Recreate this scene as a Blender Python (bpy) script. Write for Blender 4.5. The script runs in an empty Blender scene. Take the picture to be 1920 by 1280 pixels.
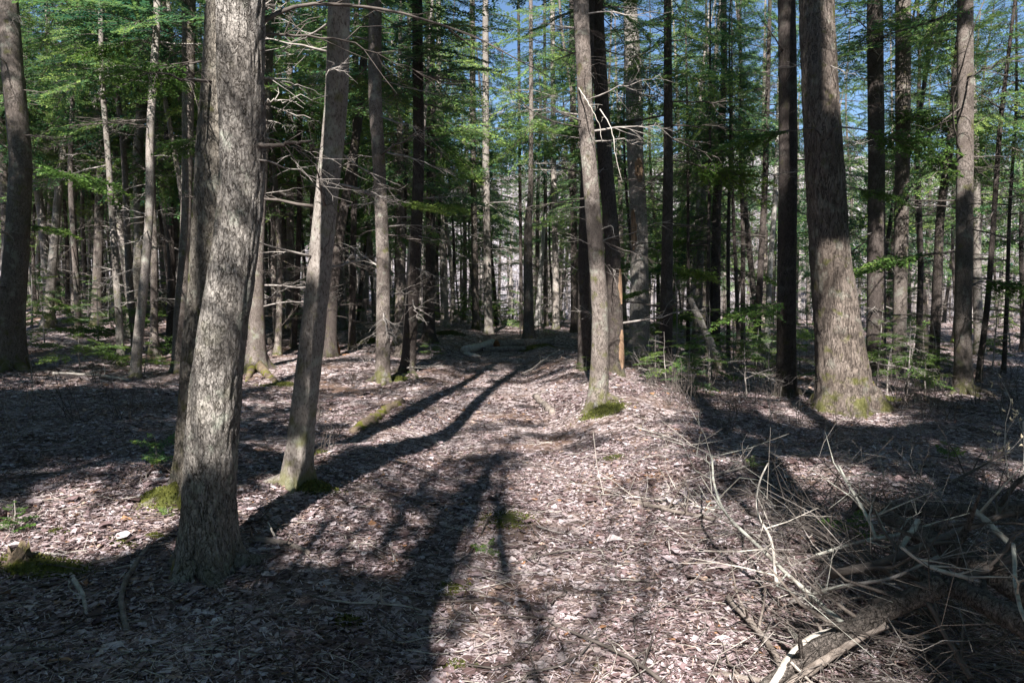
import bpy, math, random
import numpy as np
from mathutils import Vector, Matrix
R = math.radians
sc = bpy.context.scene
COL = sc.collection
# ------------------------------------------------------------------ camera, sky, sun, exposure
F_PX, PITCH, CAM_Z = 1400.0, math.atan(95 / 1400.0), 1.62
SUN_EL, SUN_AZ = R(42), R(6.2)           # the sun stands behind the camera, a little to the left
cam = bpy.data.cameras.new('camera'); cam_o = bpy.data.objects.new('camera', cam); COL.objects.link(cam_o)
cam.sensor_width = 36; cam.lens = 36 * F_PX / 1920; cam.clip_start = 0.05; cam.clip_end = 2000
cam_o.location = (0, 0, CAM_Z); cam_o.rotation_euler = (R(90) - PITCH, 0, 0)
sc.camera = cam_o
SUNV = np.array([-math.sin(SUN_AZ) * math.cos(SUN_EL), -math.cos(SUN_AZ) * math.cos(SUN_EL), math.sin(SUN_EL)])
w = bpy.data.worlds.new('World'); sc.world = w; w.use_nodes = True
nt = w.node_tree; nt.nodes.clear()
sky = nt.nodes.new('ShaderNodeTexSky'); sky.sky_type = 'NISHITA'; sky.sun_disc = False
sky.sun_elevation = SUN_EL; sky.sun_rotation = R(180) + SUN_AZ
sky.air_density = 1.0; sky.dust_density = 0.1; sky.ozone_density = 4.0; sky.altitude = 400
bg = nt.nodes.new('ShaderNodeBackground'); bg.inputs['Strength'].default_value = 0.05
wo = nt.nodes.new('ShaderNodeOutputWorld')
nt.links.new(sky.outputs[0], bg.inputs[0]); nt.links.new(bg.outputs[0], wo.inputs[0])
sun = bpy.data.lights.new('sun', 'SUN'); sun.energy = 5.0; sun.angle = R(0.5); sun.color = (1.0, 0.95, 0.88)
sun_o = bpy.data.objects.new('sun', sun); COL.objects.link(sun_o); sun_o.location = (-5, -20, 30)
sun_o.rotation_euler = Vector(SUNV).to_track_quat('Z', 'Y').to_euler()
sc.view_settings.view_transform = 'Standard'; sc.view_settings.look = 'None'
sc.view_settings.exposure = 1.65; sc.view_settings.gamma = 1.0
sc.cycles.max_bounces = 5; sc.cycles.diffuse_bounces = 2; sc.cycles.glossy_bounces = 1
sc.cycles.transmission_bounces = 2; sc.cycles.transparent_max_bounces = 4
sc.cycles.caustics_reflective = False; sc.cycles.caustics_refractive = False

# ------------------------------------------------------------------ numeric helpers
def sstep(a, b, x):
    t = np.clip((np.asarray(x, float) - a) / (b - a), 0, 1); return t * t * (3 - 2 * t)
def _h(ix, iy, iz, s):
    n = (ix.astype(np.int64) * 374761393 + iy.astype(np.int64) * 668265263 + iz.astype(np.int64) * 2147483647 + s * 1274126177) & 0xffffffff
    n = ((n ^ (n >> 13)) * 1274126177) & 0xffffffff
    return ((n ^ (n >> 16)) & 0xffff) / 65535.0
def vnoise(x, y, z=0.0, s=0):
    x, y, z = np.broadcast_arrays(np.asarray(x, float), np.asarray(y, float), np.asarray(z, float))
    ix, iy, iz = np.floor(x), np.floor(y), np.floor(z); fx, fy, fz = x - ix, y - iy, z - iz
    fx, fy, fz = [f * f * (3 - 2 * f) for f in (fx, fy, fz)]
    r = 0
    for a in (0, 1):
        for b in (0, 1):
            for c in (0, 1):
                r = r + _h(ix + a, iy + b, iz + c, s) * (fx if a else 1 - fx) * (fy if b else 1 - fy) * (fz if c else 1 - fz)
    return r * 2 - 1
def trail_x(y): return np.clip(0.3 - 0.05 * np.asarray(y, float), -0.3, 0.3)
def ground(x, y):
    x = np.asarray(x, float); y = np.asarray(y, float); d = x - trail_x(y)
    off = sstep(0.7, 1.5, np.abs(d)); h = -0.15 * np.exp(-(d / 1.05) ** 4) - 0.035 * np.exp(-((np.abs(d) - .62) / .22) ** 2)
    h = h + 0.10 * sstep(1.3, 3.5, -d) + 0.75 * sstep(4, 16, -x) * sstep(7, 24, y)
    h = h + 0.20 * np.exp(-((d - 1.75) / 0.6) ** 2) * sstep(7.5, 10, y) * (1 - sstep(15, 20, y))
    h = h + 0.16 * np.exp(-((x + 3.6) / 1.6) ** 2 - ((y - 21) / 2.5) ** 2) + 0.35 * np.exp(-((x + 7) / 2.2) ** 2 - ((y - 24) / 2.5) ** 2)
    h = h + 0.22 * sstep(20, 25, y) * (1 - sstep(30, 45, y))
    h = h - 0.5 * sstep(26, 48, y) * sstep(-4, 6, x)
    h = h + 0.10 * vnoise(x * 0.33, y * 0.33, 0, 5) * sstep(1, 6, y) + (0.02 + 0.05 * off) * vnoise(x * 1.1, y * 1.1, 0, 6) + (0.008 + 0.02 * off) * vnoise(x * 3.1, y * 3.1, 0, 7)
    return h
CZ = CAM_Z
def ray(px, py):
    u = (px - 960) / F_PX; v = -(py - 640) / F_PX
    return np.array([u, math.cos(PITCH) + v * math.sin(PITCH), -math.sin(PITCH) + v * math.cos(PITCH)])
def at_depth(px, py, Y):
    d = ray(px, py); return np.array([0, 0, CZ]) + d * (Y / d[1])
def on_ground(px, py, lift=0.0):
    d = ray(px, py); t = 1.0
    while t < 90:
        p = np.array([0, 0, CZ]) + d * t
        if p[2] <= ground(p[0], p[1]) + lift: break
        t += 0.03
    return np.array([0, 0, CZ]) + d * t
def gp(x, y, lift=0.0): return np.array([x, y, float(ground(x, y)) + lift])

# ------------------------------------------------------------------ mesh helpers
class MB:
    def __init__(s): s.v = []; s.f = []; s.m = []; s.c = []; s.n = 0; s.has_c = False
    def add(s, v, f, m=0, c=None):
        v = np.asarray(v, np.float32).reshape(-1, 3); f = np.asarray(f, np.int64).reshape(-1, 4)
        s.v.append(v); s.f.append(f + s.n); s.m.append(np.full(len(f), m, np.int32))
        if c is None: c = np.full(len(v), 0.5, np.float32)
        else: s.has_c = True
        s.c.append(np.asarray(c, np.float32)); s.n += len(v)
    def addmb(s, o, M=None, t=None):
        v = np.concatenate(o.v)
        if M is not None: v = v @ np.asarray(M, np.float32).T
        if t is not None: v = v + np.asarray(t, np.float32)
        s.v.append(v.astype(np.float32)); s.f.append(np.concatenate(o.f) + s.n); s.m.append(np.concatenate(o.m)); s.c.append(np.concatenate(o.c)); s.n += len(v)
        s.has_c = s.has_c or o.has_c
    def mesh(s, name, mats, smooth=True):
        v = np.concatenate(s.v); f = np.concatenate(s.f).astype(np.int32); m = np.concatenate(s.m); c = np.concatenate(s.c)
        me = bpy.data.meshes.new(name)
        tri = f[:, 2] == f[:, 3]
        tot = np.where(tri, 3, 4).astype(np.int32); start = np.concatenate([[0], np.cumsum(tot)[:-1]]).astype(np.int32)
        keep = np.ones_like(f, bool); keep[tri, 3] = False
        loops = f[keep]
        me.vertices.add(len(v)); me.vertices.foreach_set('co', v.ravel())
        me.loops.add(len(loops)); me.loops.foreach_set('vertex_index', loops)
        me.polygons.add(len(f)); me.polygons.foreach_set('loop_start', start); me.polygons.foreach_set('loop_total', tot)
        me.polygons.foreach_set('material_index', m)
        me.polygons.foreach_set('use_smooth', np.full(len(f), smooth, bool))
        for mt in mats: me.materials.append(mt)
        if s.has_c:
            a = me.attributes.new('tone', 'FLOAT', 'POINT'); a.data.foreach_set('value', c)
        me.update(calc_edges=True); return me
def link(name, me, parent=None, loc=None):
    o = bpy.data.objects.new(name, me); COL.objects.link(o)
    if parent is not None: o.parent = parent
    if loc is not None: o.location = loc
    return o
def tag(o, label=None, cat=None, group=None, kind=None):
    if label: o['label'] = label
    if cat: o['category'] = cat
    if group: o['group'] = group
    if kind: o['kind'] = kind
    return o
def thing(name, loc, label, cat, group=None):
    o = bpy.data.objects.new(name, None); o.empty_display_size = 0.1; COL.objects.link(o); o.location = loc
    return tag(o, label, cat, group)
def tube(P, Rr, segs=6, cap=True, rng=None, rough=0.0):
    P = np.asarray(P, float); Rr = np.asarray(Rr, float); n = len(P)
    T = np.gradient(P, axis=0); T /= np.linalg.norm(T, axis=1)[:, None] + 1e-9
    ref = np.array([0.31, 0.17, 0.93]) if abs(T[0][2]) < 0.8 else np.array([1.0, 0.1, 0.05])
    U = np.cross(T, ref); U /= np.linalg.norm(U, axis=1)[:, None] + 1e-9; V = np.cross(T, U)
    a = np.arange(segs) * 2 * math.pi / segs
    rr = Rr[:, None] * np.ones((1, segs))
    if rough and rng is not None: rr = rr * (1 + rough * rng.uniform(-1, 1, rr.shape))
    v = P[:, None, :] + rr[..., None] * (np.cos(a)[None, :, None] * U[:, None, :] + np.sin(a)[None, :, None] * V[:, None, :])
    v = v.reshape(-1, 3)
    i = np.arange(n - 1)[:, None] * segs; j = np.arange(segs)[None, :]; j2 = (j + 1) % segs
    f = np.stack([i + j, i + j2, i + segs + j2, i + segs + j], -1).reshape(-1, 4)
    if cap:
        v = np.concatenate([v, P[:1], P[-1:]]); k0 = n * segs; k1 = k0 + 1
        jj = np.arange(segs); jn = (jj + 1) % segs
        c0 = np.stack([np.full(segs, k0), jn, jj, jj], -1); c1 = np.stack([np.full(segs, k1), (n - 1) * segs + jj, (n - 1) * segs + jn, (n - 1) * segs + jn], -1)
        f = np.concatenate([f, c0, c1])
    return v, f
def curve(pts, n, jit=0.0, rng=None):
    pts = np.asarray(pts, float)
    s = np.concatenate([[0], np.cumsum(np.linalg.norm(np.diff(pts, axis=0), axis=1))]); t = np.linspace(0, s[-1], n)
    out = np.stack([np.interp(t, s, pts[:, k]) for k in range(pts.shape[1])], 1)
    if n > 4 and len(pts) > 2:
        k = max(1, n // (len(pts) * 2)); pad = np.concatenate([np.repeat(out[:1], k, 0), out, np.repeat(out[-1:], k, 0)])
        sm = sum(pad[i:i + n] for i in range(2 * k + 1)) / (2 * k + 1); sm[0], sm[-1] = out[0], out[-1]; out = sm
    if jit and rng is not None:
        nz = rng.normal(0, jit, out.shape); nz[0] = 0; out = out + nz
    return out

# ------------------------------------------------------------------ materials
def newmat(name):
    m = bpy.data.materials.new(name); m.use_nodes = True; t = m.node_tree; t.nodes.clear()
    o = t.nodes.new('ShaderNodeOutputMaterial'); b = t.nodes.new('ShaderNodeBsdfPrincipled'); t.links.new(b.outputs[0], o.inputs[0])
    b.inputs['Specular IOR Level'].default_value = 0.25; b.inputs['Roughness'].default_value = 0.85
    return m, t, b, o
def nd(t, kind, **kw):
    n = t.nodes.new(kind)
    for k, v in kw.items():
        if k.startswith('i_'):
            key = k[2:]; key = int(key) if key.isdigit() else key.replace('_', ' ')
            n.inputs[key].default_value = v
        else: setattr(n, k, v)
    return n
def ramp(t, src, stops, interp='LINEAR'):
    r = t.nodes.new('ShaderNodeValToRGB'); r.color_ramp.interpolation = interp; e = r.color_ramp.elements
    while len(e) < len(stops): e.new(0.5)
    for i, (p, c) in enumerate(stops):
        e[i].position = p; e[i].color = (*c, 1) if len(c) == 3 else c
    t.links.new(src, r.inputs[0]); return r.outputs[0]
def mixc(t, fac, a, b, blend='MIX'):
    m = t.nodes.new('ShaderNodeMix'); m.data_type = 'RGBA'; m.blend_type = blend
    for s, v in ((0, fac), (6, a), (7, b)):
        if isinstance(v, bpy.types.NodeSocket): t.links.new(v, m.inputs[s])
        else: m.inputs[s].default_value = v if s == 0 or len(v) == 4 else (*v, 1)
    return m.outputs[2]
def math_(t, op, a, b=0.0):
    m = t.nodes.new('ShaderNodeMath'); m.operation = op
    for i, v in enumerate((a, b)):
        if isinstance(v, bpy.types.NodeSocket): t.links.new(v, m.inputs[i])
        else: m.inputs[i].default_value = v
    return m.outputs[0]
def mapped(t, scale):
    tc = t.nodes.new('ShaderNodeTexCoord'); mp = t.nodes.new('ShaderNodeMapping'); mp.inputs['Scale'].default_value = scale
    t.links.new(tc.outputs['Object'], mp.inputs[0]); return mp.outputs[0]
def bark(name, pale, mid, crack, sc_=1.0, plates=True, moss=0.0, bump=0.5, stretch=4.0, lich=0.0, seed=0.0):
    m, t, b, o = newmat(name)
    v0 = mapped(t, (1, 1, 1)); oi = t.nodes.new('ShaderNodeObjectInfo')
    off = nd(t, 'ShaderNodeVectorMath', operation='SCALE'); off.inputs[0].default_value = (7.1, 3.3, 5.7); t.links.new(oi.outputs['Random'], off.inputs['Scale'])
    ad = nd(t, 'ShaderNodeVectorMath', operation='ADD'); t.links.new(v0, ad.inputs[0]); t.links.new(off.outputs[0], ad.inputs[1])
    st = nd(t, 'ShaderNodeVectorMath', operation='MULTIPLY'); st.inputs[1].default_value = (sc_, sc_, sc_ / stretch); t.links.new(ad.outputs[0], st.inputs[0])
    wn = nd(t, 'ShaderNodeTexNoise', i_Scale=22.0, i_Detail=5.0, i_Roughness=0.7); t.links.new(st.outputs[0], wn.inputs['Vector'])
    wv = nd(t, 'ShaderNodeVectorMath', operation='SCALE', i_Scale=0.085); t.links.new(wn.outputs['Color'], wv.inputs[0])
    wa = nd(t, 'ShaderNodeVectorMath', operation='ADD'); t.links.new(st.outputs[0], wa.inputs[0]); t.links.new(wv.outputs[0], wa.inputs[1])
    vc = nd(t, 'ShaderNodeTexVoronoi', feature='F1', i_Scale=24.0); t.links.new(wa.outputs[0], vc.inputs['Vector'])
    fn = nd(t, 'ShaderNodeTexNoise', i_Scale=60.0, i_Detail=6.0, i_Roughness=0.7); t.links.new(st.outputs[0], fn.inputs['Vector'])
    bn = nd(t, 'ShaderNodeTexNoise', i_Scale=2.2, i_Detail=4.0, i_Roughness=0.6); t.links.new(ad.outputs[0], bn.inputs['Vector'])
    def fissure(vec, scale, width):
        n_ = nd(t, 'ShaderNodeTexNoise', i_Scale=scale, i_Detail=4.0, i_Roughness=0.6, i_Distortion=0.4); t.links.new(vec, n_.inputs['Vector'])
        return math_(t, 'DIVIDE', math_(t, 'ABSOLUTE', math_(t, 'SUBTRACT', n_.outputs['Fac'], 0.5)), width)
    st2 = nd(t, 'ShaderNodeVectorMath', operation='MULTIPLY'); st2.inputs[1].default_value = (sc_, sc_, sc_ * .9); t.links.new(ad.outputs[0], st2.inputs[0])
    wid = math_(t, 'ADD', math_(t, 'MULTIPLY', bn.outputs['Fac'], 0.12), -0.022)
    f1 = fissure(st.outputs[0], 17.0, 1.0); f1 = math_(t, 'DIVIDE', f1, wid)
    f2 = fissure(st2.outputs[0], 16.0, 0.03)
    f3 = fissure(st.outputs[0], 46.0, 0.05)
    raw = math_(t, 'MINIMUM', math_(t, 'MINIMUM', f1, math_(t, 'ADD', f2, 0.5)), math_(t, 'ADD', f3, 0.35))
    edge = ramp(t, raw, [(0.0, (0, 0, 0)), (0.5, (0.62,) * 3), (1.0, (1, 1, 1))])
    tone = math_(t, 'ADD', math_(t, 'MULTIPLY', fn.outputs['Fac'], 0.55), math_(t, 'ADD', math_(t, 'MULTIPLY', bn.outputs['Fac'], 0.8), -0.14))
    c = ramp(t, tone, [(0.36, mid), (0.66, pale)])
    sep = nd(t, 'ShaderNodeSeparateColor'); t.links.new(vc.outputs['Color'], sep.inputs[0])
    c = mixc(t, math_(t, 'MULTIPLY', sep.outputs[0], 0.5), c, mid)
    if plates: c = mixc(t, edge, crack, c)
    else: c = mixc(t, ramp(t, fn.outputs['Fac'], [(0.34, (0, 0, 0)), (0.5, (1, 1, 1))]), crack, c)
    if lich:
        ln = nd(t, 'ShaderNodeTexNoise', i_Scale=5.0, i_Detail=5.0, i_Roughness=0.65); t.links.new(ad.outputs[0], ln.inputs['Vector'])
        c = mixc(t, ramp(t, ln.outputs['Fac'], [(0.56, (0, 0, 0)), (0.66, (lich,) * 3)]), c, (0.42, 0.45, 0.38))
    if moss:
        geo = nd(t, 'ShaderNodeTexCoord'); sx = nd(t, 'ShaderNodeSeparateXYZ'); t.links.new(geo.outputs['Object'], sx.inputs[0])
        mn = nd(t, 'ShaderNodeTexNoise', i_Scale=7.0, i_Detail=4.0); t.links.new(ad.outputs[0], mn.inputs['Vector'])
        low = ramp(t, sx.outputs['Z'], [(0.0, (0.55,) * 3), (0.3, (0.14,) * 3), (0.9, (0.04,) * 3)])
        fac = ramp(t, math_(t, 'ADD', mn.outputs['Fac'], math_(t, 'MULTIPLY', low, 0.42)), [(0.60, (0, 0, 0)), (0.74, (moss,) * 3)])
        c = mixc(t, fac, c, (0.10, 0.105, 0.022))
    hv = math_(t, 'MULTIPLY_ADD', oi.outputs['Random'], 0.4)
    hv.node.inputs[2].default_value = 0.8
    c = mixc(t, 1.0, c, (1, 1, 1)); t.links.new(hv, c.node.inputs[7]); c.node.blend_type = 'MULTIPLY'
    t.links.new(c, b.inputs['Base Color'])
    hgt = math_(t, 'ADD', math_(t, 'MULTIPLY', edge, 0.7 if plates else 0.1), math_(t, 'MULTIPLY', fn.outputs['Fac'], 0.55))
    bp = nd(t, 'ShaderNodeBump', i_Strength=bump, i_Distance=0.02); t.links.new(hgt, bp.inputs['Height']); t.links.new(bp.outputs[0], b.inputs['Normal'])
    return m
BARK = {
    'fallen': bark('bark_fallen', (0.25, 0.22, 0.20), (0.12, 0.10, 0.09), (0.035, 0.028, 0.024), 1.6, True, 0.0, 0.9, 1.6, 0.3),
    'plated': bark('bark_plated', (0.44, 0.41, 0.385), (0.24, 0.215, 0.195), (0.075, 0.062, 0.053), 1.35, True, 0.25, 1.0, 2.6, 0.65),
    'mossy': bark('bark_mossy', (0.34, 0.31, 0.27), (0.19, 0.165, 0.14), (0.06, 0.05, 0.042), 1.3, True, 1.0, 0.9, 2.8, 0.5),
    'furrow': bark('bark_furrowed', (0.27, 0.225, 0.20), (0.12, 0.095, 0.08), (0.03, 0.022, 0.018), 1.1, True, 0.8, 0.9, 5.0, 0.25),
    'scaly': bark('bark_scaly', (0.27, 0.235, 0.215), (0.13, 0.105, 0.093), (0.04, 0.03, 0.026), 1.6, True, 0.7, 0.7, 2.2, 0.35),
    'grey': bark('bark_grey', (0.31, 0.28, 0.262), (0.165, 0.142, 0.128), (0.06, 0.048, 0.04), 1.3, False, 0.6, 0.6, 2.5, 0.4),
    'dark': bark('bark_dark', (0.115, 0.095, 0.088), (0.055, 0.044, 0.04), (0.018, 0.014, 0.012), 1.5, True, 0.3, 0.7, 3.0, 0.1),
    'birch': bark('bark_birch', (0.46, 0.44, 0.42), (0.28, 0.265, 0.25), (0.07, 0.06, 0.055), 1.2, False, 0.1, 0.3, 0.35, 0.0),
}
def plain(name, a, b_, scale=20.0, bump=0.4, moss=None, stretch=(1, 1, 1)):
    m, t, b, o = newmat(name); v = mapped(t, stretch)
    n = nd(t, 'ShaderNodeTexNoise', i_Scale=scale, i_Detail=6.0, i_Roughness=0.65); t.links.new(v, n.inputs['Vector'])
    c = ramp(t, n.outputs['Fac'], [(0.35, a), (0.65, b_)])
    if moss:
        n2 = nd(t, 'ShaderNodeTexNoise', i_Scale=scale * 0.3, i_Detail=4.0); t.links.new(v, n2.inputs['Vector'])
        c = mixc(t, ramp(t, n2.outputs['Fac'], [(0.50, (0, 0, 0)), (0.6, (1, 1, 1))]), c, moss)
    t.links.new(c, b.inputs['Base Color'])
    bp = nd(t, 'ShaderNodeBump', i_Strength=bump, i_Distance=0.02); t.links.new(n.outputs['Fac'], bp.inputs['Height']); t.links.new(bp.outputs[0], b.inputs['Normal'])
    return m
TWIG = plain('dead_twig', (0.16, 0.14, 0.13), (0.36, 0.33, 0.31), 9, 0.2)
TWIGD = plain('dark_twig', (0.06, 0.05, 0.045), (0.14, 0.12, 0.11), 9, 0.2)
TWIGP = plain('pale_stick', (0.28, 0.25, 0.22), (0.56, 0.52, 0.48), 14, 0.3)
LICHEN = plain('lichened_stick', (0.20, 0.17, 0.15), (0.48, 0.50, 0.45), 18, 0.4)
LOGM = plain('weathered_log', (0.10, 0.08, 0.068), (0.28, 0.24, 0.215), 16, 0.6, None, (1, 1, 1))
LOGMOSS = plain('mossy_log', (0.08, 0.06, 0.045), (0.22, 0.17, 0.12), 18, 0.8, (0.12, 0.12, 0.02))
ROT = plain('rotten_orange_wood', (0.12, 0.05, 0.025), (0.32, 0.155, 0.07), 26, 0.9, None, (1, 1, 0.3))
WOUND = plain('bare_orange_wood', (0.13, 0.08, 0.052), (0.33, 0.22, 0.145), 24, 0.9, None, (1.2, 1.2, 0.15))
BUD = plain('dry_leaf_bud', (0.50, 0.40, 0.26), (0.74, 0.66, 0.50), 12, 0.2)
def foliage(name, cols, trans=0.5):
    m, t, b, o = newmat(name); oi = t.nodes.new('ShaderNodeObjectInfo')
    at = nd(t, 'ShaderNodeAttribute', attribute_name='tone')
    n = nd(t, 'ShaderNodeTexNoise', i_Scale=0.9, i_Detail=2.0); t.links.new(mapped(t, (1, 1, 1)), n.inputs['Vector'])
    f = math_(t, 'ADD', math_(t, 'MULTIPLY', at.outputs['Fac'], 0.55), math_(t, 'MULTIPLY', n.outputs['Fac'], 0.45))
    f = math_(t, 'ADD', f, math_(t, 'MULTIPLY', math_(t, 'SUBTRACT', oi.outputs['Random'], 0.5), 0.25))
    c = ramp(t, f, [(0.25, cols[0]), (0.5, cols[1]), (0.78, cols[2])])
    t.links.new(c, b.inputs['Base Color']); b.inputs['Roughness'].default_value = 0.6; b.inputs['Specular IOR Level'].default_value = 0.3
    tr = t.nodes.new('ShaderNodeBsdfTranslucent'); t.links.new(c, tr.inputs['Color'])
    mx = t.nodes.new('ShaderNodeMixShader'); mx.inputs[0].default_value = trans
    t.links.new(b.outputs[0], mx.inputs[1]); t.links.new(tr.outputs[0], mx.inputs[2]); t.links.new(mx.outputs[0], o.inputs[0])
    return m
NEEDLE = foliage('conifer_needles', [(0.035, 0.11, 0.07), (0.11, 0.22, 0.075), (0.28, 0.38, 0.095)])
NEEDLEY = foliage('young_needles', [(0.06, 0.13, 0.035), (0.12, 0.22, 0.05), (0.24, 0.32, 0.07)])
MOSS = foliage('moss', [(0.04, 0.045, 0.014), (0.09, 0.10, 0.022), (0.18, 0.19, 0.045)], 0.2)
def litter_mat():
    m, t, b, o = newmat('leaf_litter'); at = nd(t, 'ShaderNodeAttribute', attribute_name='tone')
    c = ramp(t, at.outputs['Fac'], [(0.0, (0.035, 0.023, 0.022)), (0.25, (0.10, 0.062, 0.062)), (0.52, (0.28, 0.20, 0.21)), (0.75, (0.53, 0.445, 0.475)), (0.9, (0.74, 0.67, 0.70)), (0.97, (0.42, 0.24, 0.13)), (1.0, (0.34, 0.17, 0.085))])
    n = nd(t, 'ShaderNodeTexNoise', i_Scale=45.0, i_Detail=4.0); t.links.new(mapped(t, (1, 1, 1)), n.inputs['Vector'])
    c = mixc(t, ramp(t, n.outputs['Fac'], [(0.35, (0.5,) * 3), (0.6, (0, 0, 0))]), c, (0.10, 0.07, 0.06))
    t.links.new(c, b.inputs['Base Color']); b.inputs['Roughness'].default_value = 0.55; b.inputs['Specular IOR Level'].default_value = 0.35
    tr = t.nodes.new('ShaderNodeBsdfTranslucent'); t.links.new(c, tr.inputs['Color'])
    mx = t.nodes.new('ShaderNodeMixShader'); mx.inputs[0].default_value = 0.15
    t.links.new(b.outputs[0], mx.inputs[1]); t.links.new(tr.outputs[0], mx.inputs[2]); t.links.new(mx.outputs[0], o.inputs[0])
    return m
LITTER = litter_mat()
def floor_mat():
    m, t, b, o = newmat('forest_floor'); v = mapped(t, (1, 1, 1))
    wn = nd(t, 'ShaderNodeTexNoise', i_Scale=20.0, i_Detail=2.0); t.links.new(v, wn.inputs['Vector'])
    sv = nd(t, 'ShaderNodeVectorMath', operation='SCALE', i_Scale=0.06); t.links.new(wn.outputs['Color'], sv.inputs[0])
    av = nd(t, 'ShaderNodeVectorMath', operation='ADD'); t.links.new(v, av.inputs[0]); t.links.new(sv.outputs[0], av.inputs[1])
    vo = nd(t, 'ShaderNodeTexVoronoi', feature='F1', i_Scale=17.0); t.links.new(av.outputs[0], vo.inputs['Vector'])
    ve = nd(t, 'ShaderNodeTexVoronoi', feature='DISTANCE_TO_EDGE', i_Scale=17.0); t.links.new(av.outputs[0], ve.inputs['Vector'])
    sep = nd(t, 'ShaderNodeSeparateColor'); t.links.new(vo.outputs['Color'], sep.inputs[0])
    leaf = ramp(t, sep.outputs[0], [(0.0, (0.06, 0.04, 0.035)), (0.3, (0.18, 0.135, 0.125)), (0.65, (0.38, 0.315, 0.315)), (1.0, (0.52, 0.45, 0.46))])
    leaf = mixc(t, ramp(t, ve.outputs['Distance'], [(0.0, (0, 0, 0)), (0.10, (1, 1, 1))]), (0.045, 0.03, 0.026), leaf)
    bn = nd(t, 'ShaderNodeTexNoise', i_Scale=0.9, i_Detail=5.0, i_Roughness=0.6); t.links.new(v, bn.inputs['Vector'])
    duff = nd(t, 'ShaderNodeTexNoise', i_Scale=70.0, i_Detail=5.0); t.links.new(v, duff.inputs['Vector'])
    dc = ramp(t, duff.outputs['Fac'], [(0.3, (0.06, 0.035, 0.025)), (0.7, (0.22, 0.14, 0.10))])
    c = mixc(t, ramp(t, bn.outputs['Fac'], [(0.50, (0, 0, 0)), (0.64, (0.9,) * 3)]), leaf, dc)
    mn = nd(t, 'ShaderNodeTexNoise', i_Scale=1.7, i_Detail=5.0, i_Roughness=0.7); t.links.new(v, mn.inputs['Vector'])
    c = mixc(t, ramp(t, mn.outputs['Fac'], [(0.66, (0, 0, 0)), (0.73, (0.8,) * 3)]), c, (0.13, 0.13, 0.025))
    t.links.new(c, b.inputs['Base Color'])
    h = math_(t, 'ADD', math_(t, 'MULTIPLY', sep.outputs[1], 0.6), math_(t, 'MULTIPLY', duff.outputs['Fac'], 0.4))
    bp = nd(t, 'ShaderNodeBump', i_Strength=0.8, i_Distance=0.03); t.links.new(h, bp.inputs['Height']); t.links.new(bp.outputs[0], b.inputs['Normal'])
    return m

# ------------------------------------------------------------------ ground and hillside
def sheet(name, xs, ys, zf, mat):
    X, Y = np.meshgrid(xs, ys); Z = zf(X, Y); nx, ny = len(xs), len(ys)
    b = MB(); i = (np.arange(ny - 1)[:, None] * nx + np.arange(nx - 1)[None, :])
    b.add(np.stack([X, Y, Z], -1), np.stack([i, i + 1, i + 1 + nx, i + nx], -1))
    return link(name, b.mesh(name, [mat]))
u = np.linspace(-1, 1, 501)
gx = 170 * (0.055 * u + 0.945 * np.sign(u) * np.abs(u) ** 3)
u2 = np.linspace(-1, 1, 501); gy = 9 + 170 * (0.06 * u2 + 0.94 * np.sign(u2) * np.abs(u2) ** 3)
tag(sheet('forest_floor', gx, gy, ground, floor_mat()), kind='structure')
def hill_z(x, y):
    t = sstep(48, 130, y - 0.12 * x)
    return -1.6 + (17 + 3.5 * vnoise(x * 0.03, y * 0.03, 0, 3) + 9 * sstep(-30, 60, x)) * t + 0.5 * vnoise(x * 0.2, y * 0.2, 0, 4)
HILLM = plain('pale_brush_hillside', (0.085, 0.075, 0.075), (0.34, 0.32, 0.345), 1.3, 0.8)
tag(sheet('far_hillside', np.linspace(-190, 190, 160), np.linspace(44, 175, 90), hill_z, HILLM), kind='structure')
rng = np.random.default_rng(3)
def stems(n, fx, fy, fz, h0, h1, r, mat, name, label, sides=3, forks=2):
    b = MB()
    for k in range(n):
        x, y = fx(), fy(); z = float(fz(x, y)); hh = rng.uniform(h0, h1); ln = rng.normal(0, 0.12, 2)
        P = np.array([[x, y, z - 0.1], [x + ln[0] * hh * 0.5 + rng.normal(0, .05), y, z + hh * 0.5], [x + ln[0] * hh, y + ln[1] * hh, z + hh]])
        b.add(*tube(P, [r, r * 0.7, r * 0.2], sides, False))
        for q in range(forks):
            a = rng.uniform(0.25, 0.8); p0 = P[0] * (1 - a) + P[2] * a; d = np.array([rng.normal(0, .5), rng.normal(0, .5), rng.uniform(.3, .9)]) * hh * 0.3
            b.add(*tube([p0, p0 + d * .5 + rng.normal(0, .04, 3), p0 + d], [r * .6, r * .4, r * .15], sides, False))
    return tag(link(name, b.mesh(name, [mat]), None), label, None, None, 'stuff')
BRUSH = plain('pale_brush_stems', (0.16, 0.14, 0.14), (0.44, 0.40, 0.42), 3, 0.1)
_y = [0.0]
def _fy(): _y[0] = rng.uniform(50, 120); return _y[0]
def _fx(): return rng.uniform(-70, 95)
stems(8000, _fx, _fy, hill_z, 1.5, 4.5, 0.035, BRUSH, 'hillside_brush', 'pale leafless brush covering the sunlit hillside behind the woods')

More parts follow.
